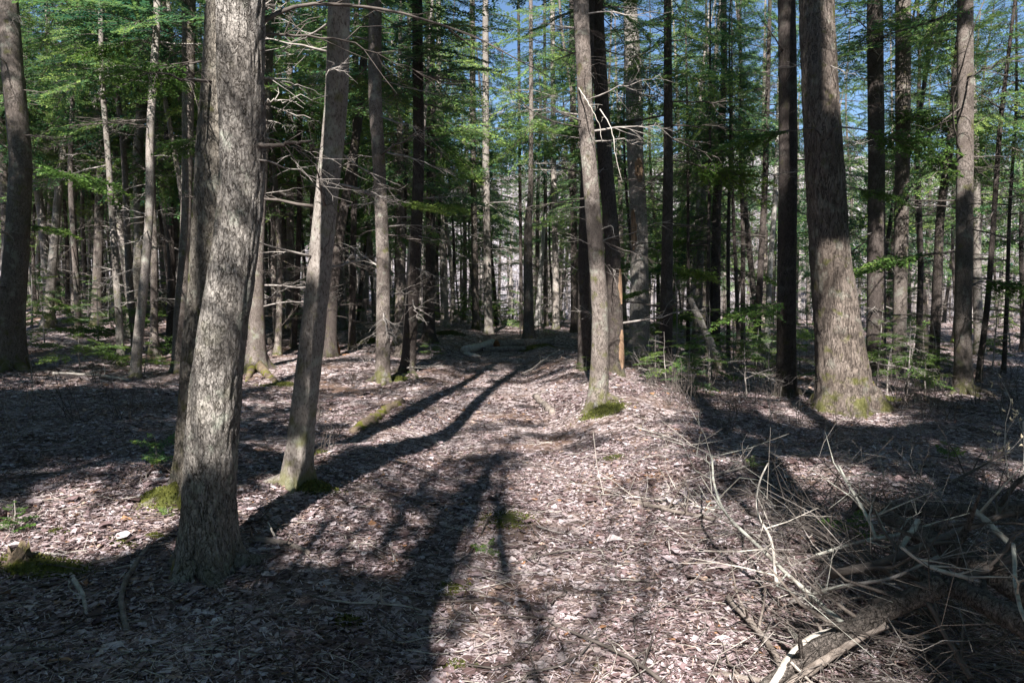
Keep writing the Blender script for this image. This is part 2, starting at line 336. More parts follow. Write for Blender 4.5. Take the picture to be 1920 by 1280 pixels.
# ------------------------------------------------------------------ conifer limbs, crowns, dead branches
def limb(rng, L, sp, ll, lw, bare=0.2, kill=0.2, droop=0.12, wid=0.5, r0=0.012, lsp=1.0, fm=1, wm=0):
    b = MB(); n = 7; t = np.linspace(0, 1, n)
    ax = np.stack([t * L, 0.05 * L * np.sin(t * 3 + rng.uniform(0, 6)) * t, -droop * L * t ** 2 + 0.02 * L * rng.normal(size=n) * t], 1)
    b.add(*tube(ax, r0 * (1 - 0.85 * t), 4, False), wm)
    V = []; C = []
    for s in np.arange(bare * L, L, sp):
        for sd in (-1, 1):
            if rng.random() < kill: continue
            tt = s / L; p = np.array([np.interp(tt, t, ax[:, k]) for k in range(3)])
            tl = wid * L * (0.28 + 0.72 * math.sin(math.pi * min(1, (tt * 0.85 + 0.18)))) * rng.uniform(0.55, 1.1) * (1.05 - tt * 0.75)
            an = rng.uniform(0.7, 1.05) * sd; d = np.array([math.cos(an), math.sin(an), rng.normal(-0.1, 0.12)]); d /= np.linalg.norm(d)
            if tl > 0.22: b.add(*tube([p, p + d * tl * 0.9 + [0, 0, -0.03 * tl]], [r0 * .3, r0 * .1], 3, False), wm)
            k = max(3, int(tl / (ll * 0.55 * lsp)))
            q = (np.arange(k) + rng.uniform(0, 1)) / k * tl
            for s2 in (-1, 1):
                a2 = an + s2 * rng.uniform(0.6, 1.0, k); z2 = rng.normal(-0.12, 0.4, k)
                e = np.stack([np.cos(a2), np.sin(a2), z2], 1); e /= np.linalg.norm(e, axis=1)[:, None]
                nrm = np.stack([-e[:, 1], e[:, 0], rng.normal(0, 0.55, k)], 1)
                base = p + d * q[:, None] + np.array([0, 0, -0.08])[None] * (q[:, None] / max(tl, 1e-3)) ** 2 * tl
                lk = ll * rng.uniform(0.6, 1.15, k)[:, None]
                V.append(np.stack([base, base + e * lk * .5 + nrm * lw * .5, base + e * lk, base + e * lk * .5 - nrm * lw * .5], 1)); C.append(np.clip(rng.normal(0.35 + 0.4 * tt, 0.17) + rng.normal(0, 0.08, k), 0, 1))
    if V:
        V = np.concatenate(V); C = np.repeat(np.concatenate(C), 4); f = np.arange(len(V) * 4).reshape(-1, 4)
        b.add(V.reshape(-1, 3), f, fm, C)
    return b
def rot(az, el=0.0, roll=0.0): return np.array((Matrix.Rotation(az, 3, 'Z') @ Matrix.Rotation(-el, 3, 'Y') @ Matrix.Rotation(roll, 3, 'X')))
rl = np.random.default_rng(11)
LIMBS = [limb(rl, 2.2, 0.085, 0.085, 0.034, rl.uniform(0.12, 0.3), rl.uniform(0.12, 0.35), rl.uniform(0.12, 0.42), 0.5, 0.016) for _ in range(8)]
LIMBS_D = [limb(rl, 2.2, 0.075, 0.095, 0.05, 0.05, 0.05, 0.08, 0.6, 0.016) for _ in range(3)]
LIMBS_S = [limb(rl, 1.2, 0.05, 0.06, 0.024, rl.uniform(0.12, 0.25), 0.12, rl.uniform(0.1, 0.3), 0.5, 0.008) for _ in range(5)]
LIMBS_T = [limb(rl, 1.2, 0.12, 0.2, 0.075, 0.05, 0.0, -0.1, 0.5, 0.012) for _ in range(3)]
def crown(rng, H, rad, n, low=1.0, gap=0.0):
    b = MB()
    for k in range(n):
        t = (k + rng.uniform(0, 1)) / n; z = t * H; az = k * 2.4 + rng.normal(0, 0.5)
        Lr = rad * (1 - t) ** 0.75 * rng.uniform(0.6, 1.1) + 0.25
        if t < 0.12: Lr *= low
        s = Lr / 2.2; M = rot(az, R(-16 + 34 * t) + rng.normal(0, 0.2), rng.normal(0, 0.35)) * s
        b.addmb(LIMBS[rng.integers(len(LIMBS))], M, [0, 0, z])
    return b
rc = np.random.default_rng(21)
CROWNS = [crown(rc, 11, 2.7, 50).mesh('crown', [TWIGD, NEEDLE]), crown(rc, 10, 2.4, 44).mesh('crown', [TWIGD, NEEDLE]), crown(rc, 12, 3.0, 54).mesh('crown', [TWIGD, NEEDLE]),
          crown(rc, 11, 2.6, 38).mesh('crown', [TWIGD, NEEDLE]), crown(rc, 9, 2.7, 34).mesh('crown', [TWIGD, NEEDLE])]
def deadlimb(rng, L, r0, ns, sub=0.5):
    b = MB(); n = 8; t = np.linspace(0, 1, n)
    k = rng.normal(0, 0.03, (n, 3)) * L * t[:, None]
    ax = np.stack([t * L, 0 * t, rng.uniform(-.25, .1) * L * t ** 1.6], 1) + k
    b.add(*tube(ax, r0 * (1 - 0.85 * t), 5, True))
    for q in range(ns):
        tt = rng.uniform(0.15, 0.97); p = np.array([np.interp(tt, t, ax[:, i]) for i in range(3)])
        an = rng.choice([-1, 1]) * rng.uniform(0.4, 1.1); tl = L * rng.uniform(0.12, 0.42) * (1.15 - 0.6 * tt)
        d = np.array([math.cos(an), math.sin(an), rng.normal(-0.1, 0.3)])
        m = p + d * tl * .5 + rng.normal(0, .04, 3) * tl; e = p + d * tl + np.array([0.1, 0, rng.normal(-.15, .15)]) * tl
        b.add(*tube([p, m, e], [r0 * .38 * (1.2 - tt), r0 * .25, r0 * .1], 3, False))
        for w_ in range(rng.integers(0, 4) if rng.random() < sub * 1.6 else 0):
            c0 = m + (e - m) * rng.uniform(0, 1); d2 = np.array([d[0] + rng.normal(0, .5), d[1] + rng.normal(0, .5), rng.normal(0, .4)]) * tl * rng.uniform(.2, .5)
            b.add(*tube([c0, c0 + d2 * .6 + rng.normal(0, .02, 3) * tl, c0 + d2], [r0 * .16, r0 * .12, r0 * .06], 3, False))
    return b
rd = np.random.default_rng(31)
DEADMB = [deadlimb(rd, 1.0, rd.uniform(0.010, 0.016), rd.integers(7, 18), 0.6) for _ in range(9)]
DEAD = [b.mesh('dead_branch', [TWIG]) for b in DEADMB]
DEADD = [b.mesh('dead_branch', [TWIGD]) for b in DEADMB]
BOUGHS = []
for k in range(4):
    b = MB(); b.addmb(LIMBS_S[k]); b.addmb(LIMBS_S[(k + 1) % 5], rot(0.35, -0.05) * 0.75, [0.25, 0, 0]); b.addmb(LIMBS_S[(k + 2) % 5], rot(-0.4, -0.08) * 0.7, [0.3, 0, -0.02])
    BOUGHS.append(b.mesh('bough', [TWIGD, NEEDLEY])); BOUGHS[-1].name = 'bough'

# ------------------------------------------------------------------ trunks
def trunk_mb(cx, cy, cr, H, seed, segs=16, dz=0.12, disp=0.0, flare=0.35, lobes=4, freq=9.0, ztop_fine=99, stubs=0, base_r=None, lean_extra=None, m=0):
    """cx, cy, cr: functions of height above the base; rings every dz up to ztop_fine then coarse"""
    rg = np.random.default_rng(seed)
    zs = np.concatenate([np.arange(-0.3, min(H, ztop_fine), dz), np.arange(min(H, ztop_fine), H, 0.5), [H]])
    zs = np.unique(np.round(zs, 4)); a = np.linspace(0, 2 * math.pi, segs, endpoint=False); n = len(zs)
    rr = cr(zs)[:, None] * np.ones((1, segs)); ph = rg.uniform(0, 6)
    zc = np.clip(zs, 0, None)
    fl = np.exp(-zc / 0.13) * flare * 1.15 + np.exp(-zc / 0.4) * flare * 0.45
    rr *= 1 + fl[:, None] * (0.75 + 0.45 * np.cos(a * lobes + ph) + 0.25 * np.cos(a * (lobes + 3) + 2 * ph))[None, :]
    X0 = np.cos(a)[None, :]; Y0 = np.sin(a)[None, :]; Z = zs[:, None]
    big = vnoise(X0 * 1.3 + 9, Y0 * 1.3, Z * 0.5, seed) * 0.035 + vnoise(X0 * 2.5, Y0 * 2.5, Z * 1.6, seed + 1) * 0.02
    rr *= 1 + big
    if disp:
        c_ = cr(np.array([1.0]))[0]
        px, py = X0 * c_ * freq * 2.4, Y0 * c_ * freq * 2.4; pz = Z * freq * 0.42
        wx = 0.5 * vnoise(px * 2, py * 2, pz * 2, seed + 5)
        rid = 1 - np.abs(vnoise(px + wx, py, pz, seed + 2)); rid2 = 1 - np.abs(vnoise(px * 2.1, py * 2.1 + wx, pz * 2.1, seed + 3))
        rr += disp * (-(rid ** 3) * 1.0 - (rid2 ** 3) * 0.5 + 0.6)
    V = np.stack([cx(zs)[:, None] + rr * X0, cy(zs)[:, None] + rr * Y0, Z + 0 * rr], -1)
    b = MB(); i = np.arange(n - 1)[:, None] * segs; j = np.arange(segs)[None, :]; j2 = (j + 1) % segs
    b.add(V, np.stack([i + j, i + j2, i + segs + j2, i + segs + j], -1), m)
    for k in range(stubs):
        z = rg.uniform(0.6, min(H * 0.8, 9)); az = rg.uniform(0, 6.28); s = rg.uniform(0.25, 1.0)
        b.addmb(DEADMB[rg.integers(9)], rot(az, rg.normal(0.05, 0.25), rg.uniform(0, 6)) * s, [cx(np.array([z]))[0] + math.cos(az) * cr(np.array([z]))[0] * .8, cy(np.array([z]))[0] + math.sin(az) * cr(np.array([z]))[0] * .8, z])
    return b
HERO = []
def smooth_interp(zk, vk):
    zk = np.asarray(zk, float); vk = np.asarray(vk, float)
    def f(z):
        z = np.asarray(z, float); h = 0.18
        return sum(np.interp(z + d, zk, vk) for d in (-1.5 * h, -.75 * h, 0, .75 * h, 1.5 * h)) / 5
    return f
def tree(label, pts, bk='scaly', d=None, H=15.0, cs=6.0, crown_i=0, crown_s=1.0, nb=8, bl=(0.4, 1.3), segs=18, dz=0.15, disp=0.0, flare=0.3, lobes=4, freq=9.0, fine=99,
         cat='tree', name='conifer_tree', group=None, stubs=0, boughs=(), dark=False, extra=None, sway=0.02, bz=None, snap=None):
    """pts: (px, py, width px) of the centreline from the base upward"""
    if d is None: base = on_ground(pts[0][0], pts[0][1]); Y = base[1]
    else:
        Y = d; base = at_depth(pts[0][0], 600, Y); base[2] = float(ground(base[0], Y))
    if Y > 11.8: H = min(H, 1.6 + .39 * Y + 4.0)
    k = len(HERO); rg = np.random.default_rng(500 + k)
    zk, xk, rk = [], [], []
    for (px, py, wd) in pts:
        p = at_depth(px, py, Y); zk.append(p[2] - base[2]); xk.append(p[0] - base[0])
        rk.append(wd * 0.5 * Y / F_PX)
    if zk[0] > 0.05: zk.insert(0, 0.0); xk.insert(0, xk[0] - (xk[1] - xk[0]) / max(zk[2] - zk[1], .1) * zk[1] * .5 if len(xk) > 1 else xk[0]); rk.insert(0, rk[0] * 1.02)
    zk[0] = min(zk[0], 0.0) - 0.3; xk[0] = xk[0]
    zl, xl, rl_ = zk[-1], xk[-1], rk[-1]
    slope = (xk[-1] - xk[-2]) / max(zk[-1] - zk[-2], 0.3)
    if snap is None and H > zl + 1:
        zk += [zl + (H - zl) * 0.5, H]; xk += [xl + slope * (H - zl) * 0.35, xl + slope * (H - zl) * 0.5]; rk += [rl_ * 0.62, rl_ * 0.12]
    else: H = zl
    yk = [0.0] + [rg.normal(0, sway) * (z + 0.3) for z in zk[1:]]
    cx, cr, cy = smooth_interp(zk, xk), smooth_interp(zk, rk), smooth_interp(zk, yk)
    t = thing(name, base, label, cat, group)
    mb = trunk_mb(cx, cy, cr, H, 40 + k, segs, dz, disp, flare, lobes, freq, fine, stubs)
    link('trunk', mb.mesh('trunk', [BARK[bk]] + ([TWIG] if 0 else [])), t)
    at = lambda z: np.array([cx(np.array([z]))[0], cy(np.array([z]))[0], z])
    rad = lambda z: float(cr(np.array([z]))[0])
    vis = 1.6 + 0.39 * Y + 0.6
    bz = bz or (0.9, min(vis, (cs or 9) + 1.5))
    for q in range(int(nb * 1.7)):
        z = rg.uniform(*bz); az = rg.uniform(0, 2 * math.pi); s = rg.uniform(*bl) * rg.uniform(.7, 1.15)
        o = link('dead_branch', (DEADD if (dark or rg.random() < .35) else DEAD)[rg.integers(9)], t, at(z) + np.array([math.cos(az), math.sin(az), 0]) * rad(z) * .85)
        o.rotation_euler = (rg.uniform(-.6, .6), -rg.normal(0.02, 0.22), az); o.scale = (s,) * 3
    for (px, py, L, dr, mi) in boughs:
        z = at_depth(px, py, Y)[2] - base[2]; o = link('bough', BOUGHS[mi % 4], t, at(z) + np.array([math.cos(dr), math.sin(dr), 0]) * rad(z) * .8)
        o.rotation_euler = (rg.normal(0, .15), rg.normal(0.05, .08), dr); o.scale = (L / 1.2,) * 3
    if cs is not None:
        o = link('crown', CROWNS[crown_i % 5], t, at(cs)); s = (H - cs) / 11.0; q_ = crown_s * (.78 if base[0] > .12 * Y else .95); o.scale = (q_, q_, s); o.rotation_euler = (0, 0, rg.uniform(0, 6.28))
    HERO.append((t, at, rad, Y, base)); return t

PI = math.pi
# the trunk nearest the trail's near end, and its twin just behind
A = tree('thick pale trunk with plated bark closest to the trail, dead stubs high on one side', [(381, 1072, 98), (387, 950, 94), (406, 730, 92), (424, 590, 86), (435, 500, 82), (449, 300, 80), (459, 100, 82), (463, 0, 82)],
     'plated', H=21, cs=12, crown_i=0, crown_s=1.7, segs=120, dz=0.018, disp=0.011, flare=0.42, lobes=5, freq=15, fine=4.0, nb=0)
B_ = tree('mossy trunk tucked close behind the thickest pale plated trunk', [(366, 925, 76), (376, 730, 72), (386, 590, 72), (396, 500, 70), (404, 300, 70), (414, 100, 70), (418, 0, 68)],
     'mossy', H=20, cs=12, crown_i=2, crown_s=1.5, segs=60, dz=0.03, disp=0.012, flare=0.4, lobes=4, freq=10, fine=5.0, nb=3, bz=(2.5, 5), bl=(.5, 1.1))
C = tree('leaning slender trunk with a green moss cushion at its foot', [(550, 908, 50), (560, 850, 46), (578, 700, 46), (601, 500, 44), (618, 350, 42), (634, 200, 41), (646, 0, 38)],
     'grey', H=19, cs=11.5, crown_i=1, crown_s=1.6, segs=56, dz=0.03, disp=0.005, flare=0.34, freq=14, fine=5.0, nb=9, bz=(1.6, 4.2), bl=(.3, .9))
tree('sunlit trunk on a wide mossy root flare behind the thickest pale trunk', [(478, 695, 40), (481, 640, 31), (484, 500, 25), (492, 300, 26), (500, 100, 26), (503, 0, 25)], 'scaly', H=16, cs=7, crown_i=2, segs=28, dz=0.06, flare=0.75, lobes=3, nb=10, bl=(.5, 1.6))
tree('straight smooth trunk brightly lit low down, between the leaning slender trunk and the trail', [(716, 716, 27), (718, 640, 26), (719, 500, 24), (711, 350, 23), (705, 180, 24), (702, 0, 24)], 'scaly', H=16, cs=5.6, crown_i=1, segs=28, dz=0.06, flare=0.18, nb=14, bl=(.5, 1.6))
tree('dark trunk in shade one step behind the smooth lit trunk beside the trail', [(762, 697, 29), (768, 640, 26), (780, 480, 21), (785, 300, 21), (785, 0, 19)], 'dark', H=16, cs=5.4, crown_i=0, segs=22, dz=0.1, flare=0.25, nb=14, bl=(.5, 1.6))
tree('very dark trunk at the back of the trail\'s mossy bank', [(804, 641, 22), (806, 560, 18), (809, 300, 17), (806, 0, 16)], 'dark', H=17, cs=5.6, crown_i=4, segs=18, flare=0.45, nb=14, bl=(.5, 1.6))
H_ = tree('front trunk of the tight cluster of three beside the trail', [(1121, 758, 40), (1124, 690, 33), (1127, 600, 31), (1116, 430, 30), (1103, 250, 29), (1093, 100, 28), (1092, 0, 28)], 'scaly', H=18, cs=12, crown_i=3, crown_s=.7, segs=44, dz=0.04, disp=0.006, flare=0.25, freq=12, fine=6, nb=12, bz=(2.0, 5.2), bl=(.4, 1.2))
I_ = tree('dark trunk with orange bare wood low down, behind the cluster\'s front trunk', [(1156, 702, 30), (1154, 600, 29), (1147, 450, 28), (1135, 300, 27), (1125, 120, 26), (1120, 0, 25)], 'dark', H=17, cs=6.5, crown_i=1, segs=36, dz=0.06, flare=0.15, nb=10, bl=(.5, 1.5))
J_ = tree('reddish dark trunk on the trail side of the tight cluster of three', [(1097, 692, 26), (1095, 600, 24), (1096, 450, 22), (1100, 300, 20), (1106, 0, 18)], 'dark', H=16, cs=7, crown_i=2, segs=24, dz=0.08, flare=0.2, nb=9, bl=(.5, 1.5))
K_ = tree('pale ragged trunk with peeling bark beyond the tight cluster of three', [(1198, 672, 44), (1199, 600, 36), (1198, 430, 31), (1190, 300, 30), (1187, 150, 30), (1181, 0, 24)], 'plated', H=16, cs=6.5, crown_i=3, segs=40, dz=0.05, disp=0.012, flare=0.4, freq=8, fine=8, nb=10, bl=(.5, 1.4))
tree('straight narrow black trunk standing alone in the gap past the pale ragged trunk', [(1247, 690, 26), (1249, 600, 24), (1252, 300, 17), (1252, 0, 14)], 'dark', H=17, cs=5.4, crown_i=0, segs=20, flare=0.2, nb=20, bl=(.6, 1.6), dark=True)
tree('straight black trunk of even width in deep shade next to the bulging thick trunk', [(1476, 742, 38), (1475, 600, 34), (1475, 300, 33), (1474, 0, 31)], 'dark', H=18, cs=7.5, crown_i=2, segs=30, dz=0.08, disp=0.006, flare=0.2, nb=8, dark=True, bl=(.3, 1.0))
N_ = tree('thick bulging trunk with furrowed bark and a mossy root, curving at the base', [(1592, 770, 108), (1582, 700, 94), (1573, 620, 82), (1557, 480, 71), (1546, 330, 67), (1538, 180, 63), (1541, 0, 60)], 'furrow', H=19, cs=12, crown_i=4, crown_s=.7, segs=90, dz=0.03, disp=0.020, flare=0.22, lobes=4, freq=8, fine=7, nb=6, bz=(2.5, 5), bl=(.3, .8))
tree('dim trunk, first of the two parallel trunks behind the bulging thick trunk', [(1643, 700, 36), (1642, 600, 33), (1642, 300, 28), (1643, 0, 27)], 'dark', H=17, cs=6.2, crown_i=1, segs=24, flare=0.2, nb=12, bl=(.5, 1.4))
tree('dappled trunk, second of the two parallel trunks behind the bulging thick trunk', [(1688, 692, 26), (1686, 600, 24), (1686, 300, 25), (1684, 0, 26)], 'scaly', H=17, cs=6.0, crown_i=0, segs=24, flare=0.2, nb=14, bl=(.5, 1.4))
tree('shaded upright trunk rising behind the budding bare shrub', [(1808, 735, 32), (1808, 600, 29), (1812, 300, 28), (1812, 0, 26)], 'scaly', H=17, cs=6.0, crown_i=3, segs=26, flare=0.2, nb=16, bl=(.5, 1.5), dark=True)
tree('thin leaning dark trunk between the two parallel trunks and the shrub', [(1750, 690, 20), (1757, 560, 17), (1768, 400, 15), (1782, 250, 13), (1790, 120, 11)], 'dark', d=14.5, H=11, cs=4.0, crown_i=1, crown_s=.8, segs=14, nb=12, dark=True)
tree('crooked thick trunk at the picture\'s edge, bowed and lit only higher up', [(22, 690, 52), (22, 600, 46), (30, 450, 42), (38, 300, 38), (32, 150, 36), (20, 0, 36)], 'scaly', H=18, cs=8.5, crown_i=2, segs=44, dz=0.05, disp=0.008, flare=0.3, freq=9, fine=9, nb=7, bl=(.4, 1.2))
tree('thin wavering trunk with light and dark bands on the leafy bank', [(228, 685, 14), (223, 600, 13), (213, 450, 12), (203, 300, 10), (195, 150, 9), (192, 0, 8)], 'grey', H=12, cs=5.5, crown_i=1, crown_s=.6, segs=14, nb=14, bl=(.4, 1.3), bz=(1, 6))
tree('speckled pale trunk leading the clump of close trunks on the bank', [(250, 706, 19), (258, 640, 18), (272, 520, 16), (280, 400, 15), (285, 250, 14), (287, 0, 13)], 'grey', H=14, cs=6, crown_i=3, crown_s=.8, segs=20, nb=12, bl=(.5, 1.4), bz=(1, 6))
tree('yellowish mossy trunk curving at the base inside the clump on the bank', [(236, 640, 22), (250, 570, 18), (262, 470, 17), (266, 300, 17), (270, 0, 15)], 'mossy', d=19, H=15, cs=6, crown_i=0, segs=20, nb=10, bl=(.5, 1.5))
tree('short tapered mossy trunk at the rear of the clump on the bank', [(288, 690, 17), (289, 600, 13), (290, 450, 12), (293, 200, 10)], 'scaly', d=16.5, H=13, cs=6, crown_i=4, crown_s=.7, segs=16, flare=.6, nb=9)
tree('blackish trunk between the clump on the bank and the paired dark trunk', [(318, 668, 16), (322, 500, 14), (322, 300, 13), (318, 0, 13)], 'dark', d=18.5, H=16, cs=5.5, crown_i=1, segs=16, nb=12, bl=(.5, 1.5))
tree('stout shadowed trunk just beside the mossy twin of the thickest trunk', [(337, 700, 30), (338, 600, 25), (344, 450, 20), (349, 300, 19), (353, 0, 24)], 'scaly', H=16, cs=6, crown_i=2, segs=24, flare=.35, nb=10, dark=True)
tree('black curved leaning trunk behind the leaning slender trunk', [(620, 650, 22), (624, 560, 19), (636, 450, 18), (652, 360, 17), (668, 260, 16), (678, 180, 15), (684, 60, 13), (690, 0, 12)], 'dark', d=17.5, H=14, cs=6, crown_i=3, segs=18, nb=14, dark=True, bl=(.5, 1.5))
tree('slim black trunk next to the curved leaning black trunk', [(660, 640, 13), (661, 500, 12), (663, 350, 11), (668, 0, 10)], 'dark', d=19, H=14, cs=6, crown_i=4, crown_s=.8, segs=14, nb=10, dark=True)
tree('slim dusky trunk crossing behind the dark shaded trunk by the trail', [(753, 640, 10), (757, 450, 9), (763, 250, 9), (766, 0, 8)], 'dark', d=21, H=15, cs=5.5, crown_i=0, crown_s=.9, segs=12, nb=12)
tree('leaning butt-swelled pale trunk at the mossy rise where the trail ends', [(836, 622, 17), (832, 560, 13), (828, 400, 11), (824, 200, 10), (823, 0, 9)], 'grey', d=27, H=17, cs=6, crown_i=2, segs=14, flare=.5, nb=12, bl=(.6, 1.8))
tree('knobbly mid-grey trunk between the butt-swelled trunk and the tall lit one', [(893, 630, 14), (890, 500, 12), (887, 300, 11), (886, 0, 10)], 'scaly', d=27.5, H=18, cs=5.5, crown_i=0, segs=14, nb=14, bl=(.6, 1.8))
tree('tall evenly lit trunk rising behind the grey fallen log', [(917, 636, 17), (914, 500, 14), (911, 300, 13), (910, 0, 11)], 'grey', d=26, H=18, cs=6.5, crown_i=3, segs=14, nb=12, bl=(.6, 1.8))
tree('ragged dark trunk standing in the middle of the trail\'s end, thick below and slender above', [(993, 645, 26), (991, 600, 19), (990, 500, 17), (990, 420, 15), (995, 370, 10), (996, 240, 8), (995, 0, 7)], 'scaly', H=16, cs=6, crown_i=1, crown_s=.7, segs=20, dz=.1, flare=.35, nb=12, bl=(.5, 1.5))
tree('spindly trunk between the ragged dark trunk and the narrow lit one', [(1024, 620, 8), (1023, 420, 7), (1022, 240, 6), (1021, 0, 5)], 'scaly', d=29, H=17, cs=6, crown_i=1, crown_s=.8, segs=12, nb=8, bl=(.6, 1.8))
tree('narrow lit trunk just past the ragged dark trunk, clear of branches low down', [(1043, 625, 14), (1042, 500, 12), (1038, 300, 10), (1036, 0, 9)], 'grey', d=27, H=18, cs=6.5, crown_i=2, segs=14, nb=10, bl=(.6, 1.8))
tree('pale barkless leaning pole beside the ragged dark trunk', [(1006, 630, 11), (1010, 560, 9), (1016, 480, 8), (1022, 400, 6)], 'birch', d=28, H=9, snap=True, cs=None, segs=10, nb=2, name='leaning_pole', cat='dead tree')
tree('hair-thin dark trunk between the tall lit trunk and the ragged one', [(978, 622, 7), (976, 450, 6), (974, 250, 6), (972, 0, 5)], 'dark', d=29, H=14, cs=6.5, crown_i=4, crown_s=.7, segs=10, nb=8)
tree('dim trunk seen just before the tight cluster of three, at the trail\'s far end', [(1077, 628, 13), (1076, 450, 12), (1074, 250, 11), (1072, 0, 10)], 'dark', d=25, H=17, cs=5.5, crown_i=0, segs=12, nb=12, bl=(.6, 1.8))
tree('scruffy dark trunk with many twigs in the bright gap, lower part green', [(1340, 660, 21), (1342, 560, 19), (1347, 380, 16), (1354, 150, 12), (1356, 0, 10)], 'dark', d=19, H=16, cs=5, crown_i=1, segs=16, nb=22, dark=True, bl=(.6, 1.7))
tree('light grey smooth-barked trunk slanting beside the even black trunk', [(1438, 650, 11), (1444, 520, 10), (1452, 350, 9), (1460, 200, 8)], 'birch', d=19.5, H=12, cs=5.5, crown_i=4, crown_s=.6, segs=12, nb=6, name='birch_tree')
tree('dark slanting trunk crossing in front of the light grey smooth trunk', [(1418, 655, 14), (1424, 520, 12), (1432, 350, 11), (1440, 180, 9)], 'dark', d=18, H=13, cs=5, crown_i=3, crown_s=.8, segs=12, nb=14, dark=True)
tree('first of three pencil-thin dark stems in the bright gap', [(1366, 650, 8), (1365, 450, 7), (1368, 250, 5)], 'dark', d=17.5, H=10, cs=4.8, crown_i=0, crown_s=.55, segs=10, nb=14, dark=True)
tree('middle of three pencil-thin dark stems in the bright gap, bent outward', [(1385, 655, 8), (1380, 520, 7), (1373, 380, 6), (1370, 250, 4)], 'dark', d=18, H=10, cs=5, crown_i=1, crown_s=.55, segs=10, nb=14, dark=True)
tree('last of three pencil-thin dark stems in the bright gap, standing upright', [(1393, 655, 10), (1391, 450, 8), (1388, 250, 6)], 'dark', d=18.6, H=11, cs=4.6, crown_i=3, crown_s=.6, segs=10, nb=16, dark=True)
tree('wispy green-twigged stem in the pale gap near the lone narrow black trunk', [(1290, 650, 7), (1290, 450, 6), (1288, 250, 5)], 'dark', d=19, H=11, cs=3.6, crown_i=4, crown_s=.6, segs=10, nb=14, dark=True)
tree('thin stem with drooping twigs between the wispy stem and the scruffy trunk', [(1327, 655, 8), (1329, 450, 7), (1331, 250, 5)], 'dark', d=17, H=11, cs=4.6, crown_i=2, crown_s=.5, segs=10, nb=16, dark=True)
tree('thin leaning black stem at the far side of the shaded upright trunk', [(1836, 700, 11), (1850, 560, 10), (1866, 400, 9), (1880, 230, 8)], 'dark', d=13, H=9, cs=4.2, crown_i=0, crown_s=.6, segs=10, nb=18, dark=True)
tree('wiry black stem with many level twigs beyond the budding shrub', [(1882, 700, 8), (1888, 560, 7), (1893, 400, 6), (1898, 200, 5)], 'dark', d=14, H=9, cs=4, crown_i=1, crown_s=.6, segs=10, nb=22, dark=True)
tree('dusky stem just beyond the second parallel trunk', [(1722, 680, 11), (1726, 500, 10), (1730, 250, 8), (1732, 0, 7)], 'dark', d=18, H=14, cs=4.6, crown_i=3, crown_s=.8, segs=12, nb=18, dark=True)
tree('pale peeled trunk with an orange patch in the dark stand on the bank', [(133, 600, 12), (136, 500, 11), (140, 400, 10), (142, 200, 9)], 'grey', d=24, H=15, cs=6, crown_i=2, segs=12, nb=10)
tree('lit slanting trunk in the dark stand behind the crooked thick trunk', [(64, 590, 10), (72, 480, 9), (82, 380, 8), (90, 200, 7)], 'grey', d=25, H=14, cs=6, crown_i=1, segs=12, nb=10)
tree('lit upright trunk close beside the slanting trunk in the dark stand', [(92, 600, 9), (93, 480, 9), (95, 350, 8), (96, 150, 7)], 'grey', d=26, H=15, cs=6, crown_i=0, segs=12, nb=10)
tree('bright knotty trunk glimpsed between the thickest trunk and the leaning slender one', [(520, 615, 12), (522, 480, 11), (524, 300, 10), (525, 100, 9)], 'grey', d=24, H=15, cs=5.5, crown_i=4, segs=12, nb=14, bl=(.5, 1.6))
tree('shaded trunk close beside the bright knotty trunk', [(543, 615, 16), (543, 480, 14), (543, 300, 13), (542, 80, 12)], 'scaly', d=22, H=16, cs=5.6, crown_i=3, segs=14, nb=16, bl=(.5, 1.6))
tree('dark narrow trunk between the two lit trunks past the slender leaning one', [(590, 620, 12), (588, 450, 11), (586, 200, 10)], 'dark', d=23, H=16, cs=5.4, crown_i=0, segs=12, nb=14, bl=(.5, 1.6))
# bare orange wood patches on the trunk behind the cluster's front trunk, and on the peeled trunk and the ragged trunk
def wound(hero, z0, z1, ang0, ang1, mat=WOUND, name='bare_wood'):
    t, at, rad, Y, base = hero; n, m_ = 14, 9; V = np.zeros((n, m_, 3)); rg = np.random.default_rng(int(z0 * 100))
    for i, z in enumerate(np.linspace(z0, z1, n)):
        p = at(z); e = math.sin(PI * (i + .3) / (n - .4)) ** 0.5; mid = (ang0 + ang1) / 2; hw = (ang1 - ang0) / 2 * e * rg.uniform(.75, 1.1)
        for j, a in enumerate(np.linspace(mid - hw, mid + hw, m_)):
            r = rad(z) * 1.06 + 0.006 * (1 - abs(j / (m_ - 1) * 2 - 1)) + 0.003 - (0.03 if j in (0, m_ - 1) else 0)
            V[i, j] = p + np.array([math.cos(a), math.sin(a), 0]) * r
    b = MB(); i = np.arange(n - 1)[:, None] * m_; j = np.arange(m_ - 1)[None, :]; b.add(V, np.stack([i + j, i + j + 1, i + m_ + j + 1, i + m_ + j], -1))
    link(name, b.mesh(name, [mat]), t)
hI, hK = HERO[8], HERO[10]
zz = lambda h, py: at_depth(960, py, h[3])[2] - h[4][2]
wound(hI, zz(hI, 695), zz(hI, 618), -PI * .45, -PI * .02); wound(hI, zz(hI, 570), zz(hI, 505), -PI * .38, -PI * .05); 
wound(hK, zz(hK, 345), zz(hK, 300), -PI * .65, -PI * .2); wound(hK, zz(hK, 470), zz(hK, 395), -PI * .95, -PI * .6)
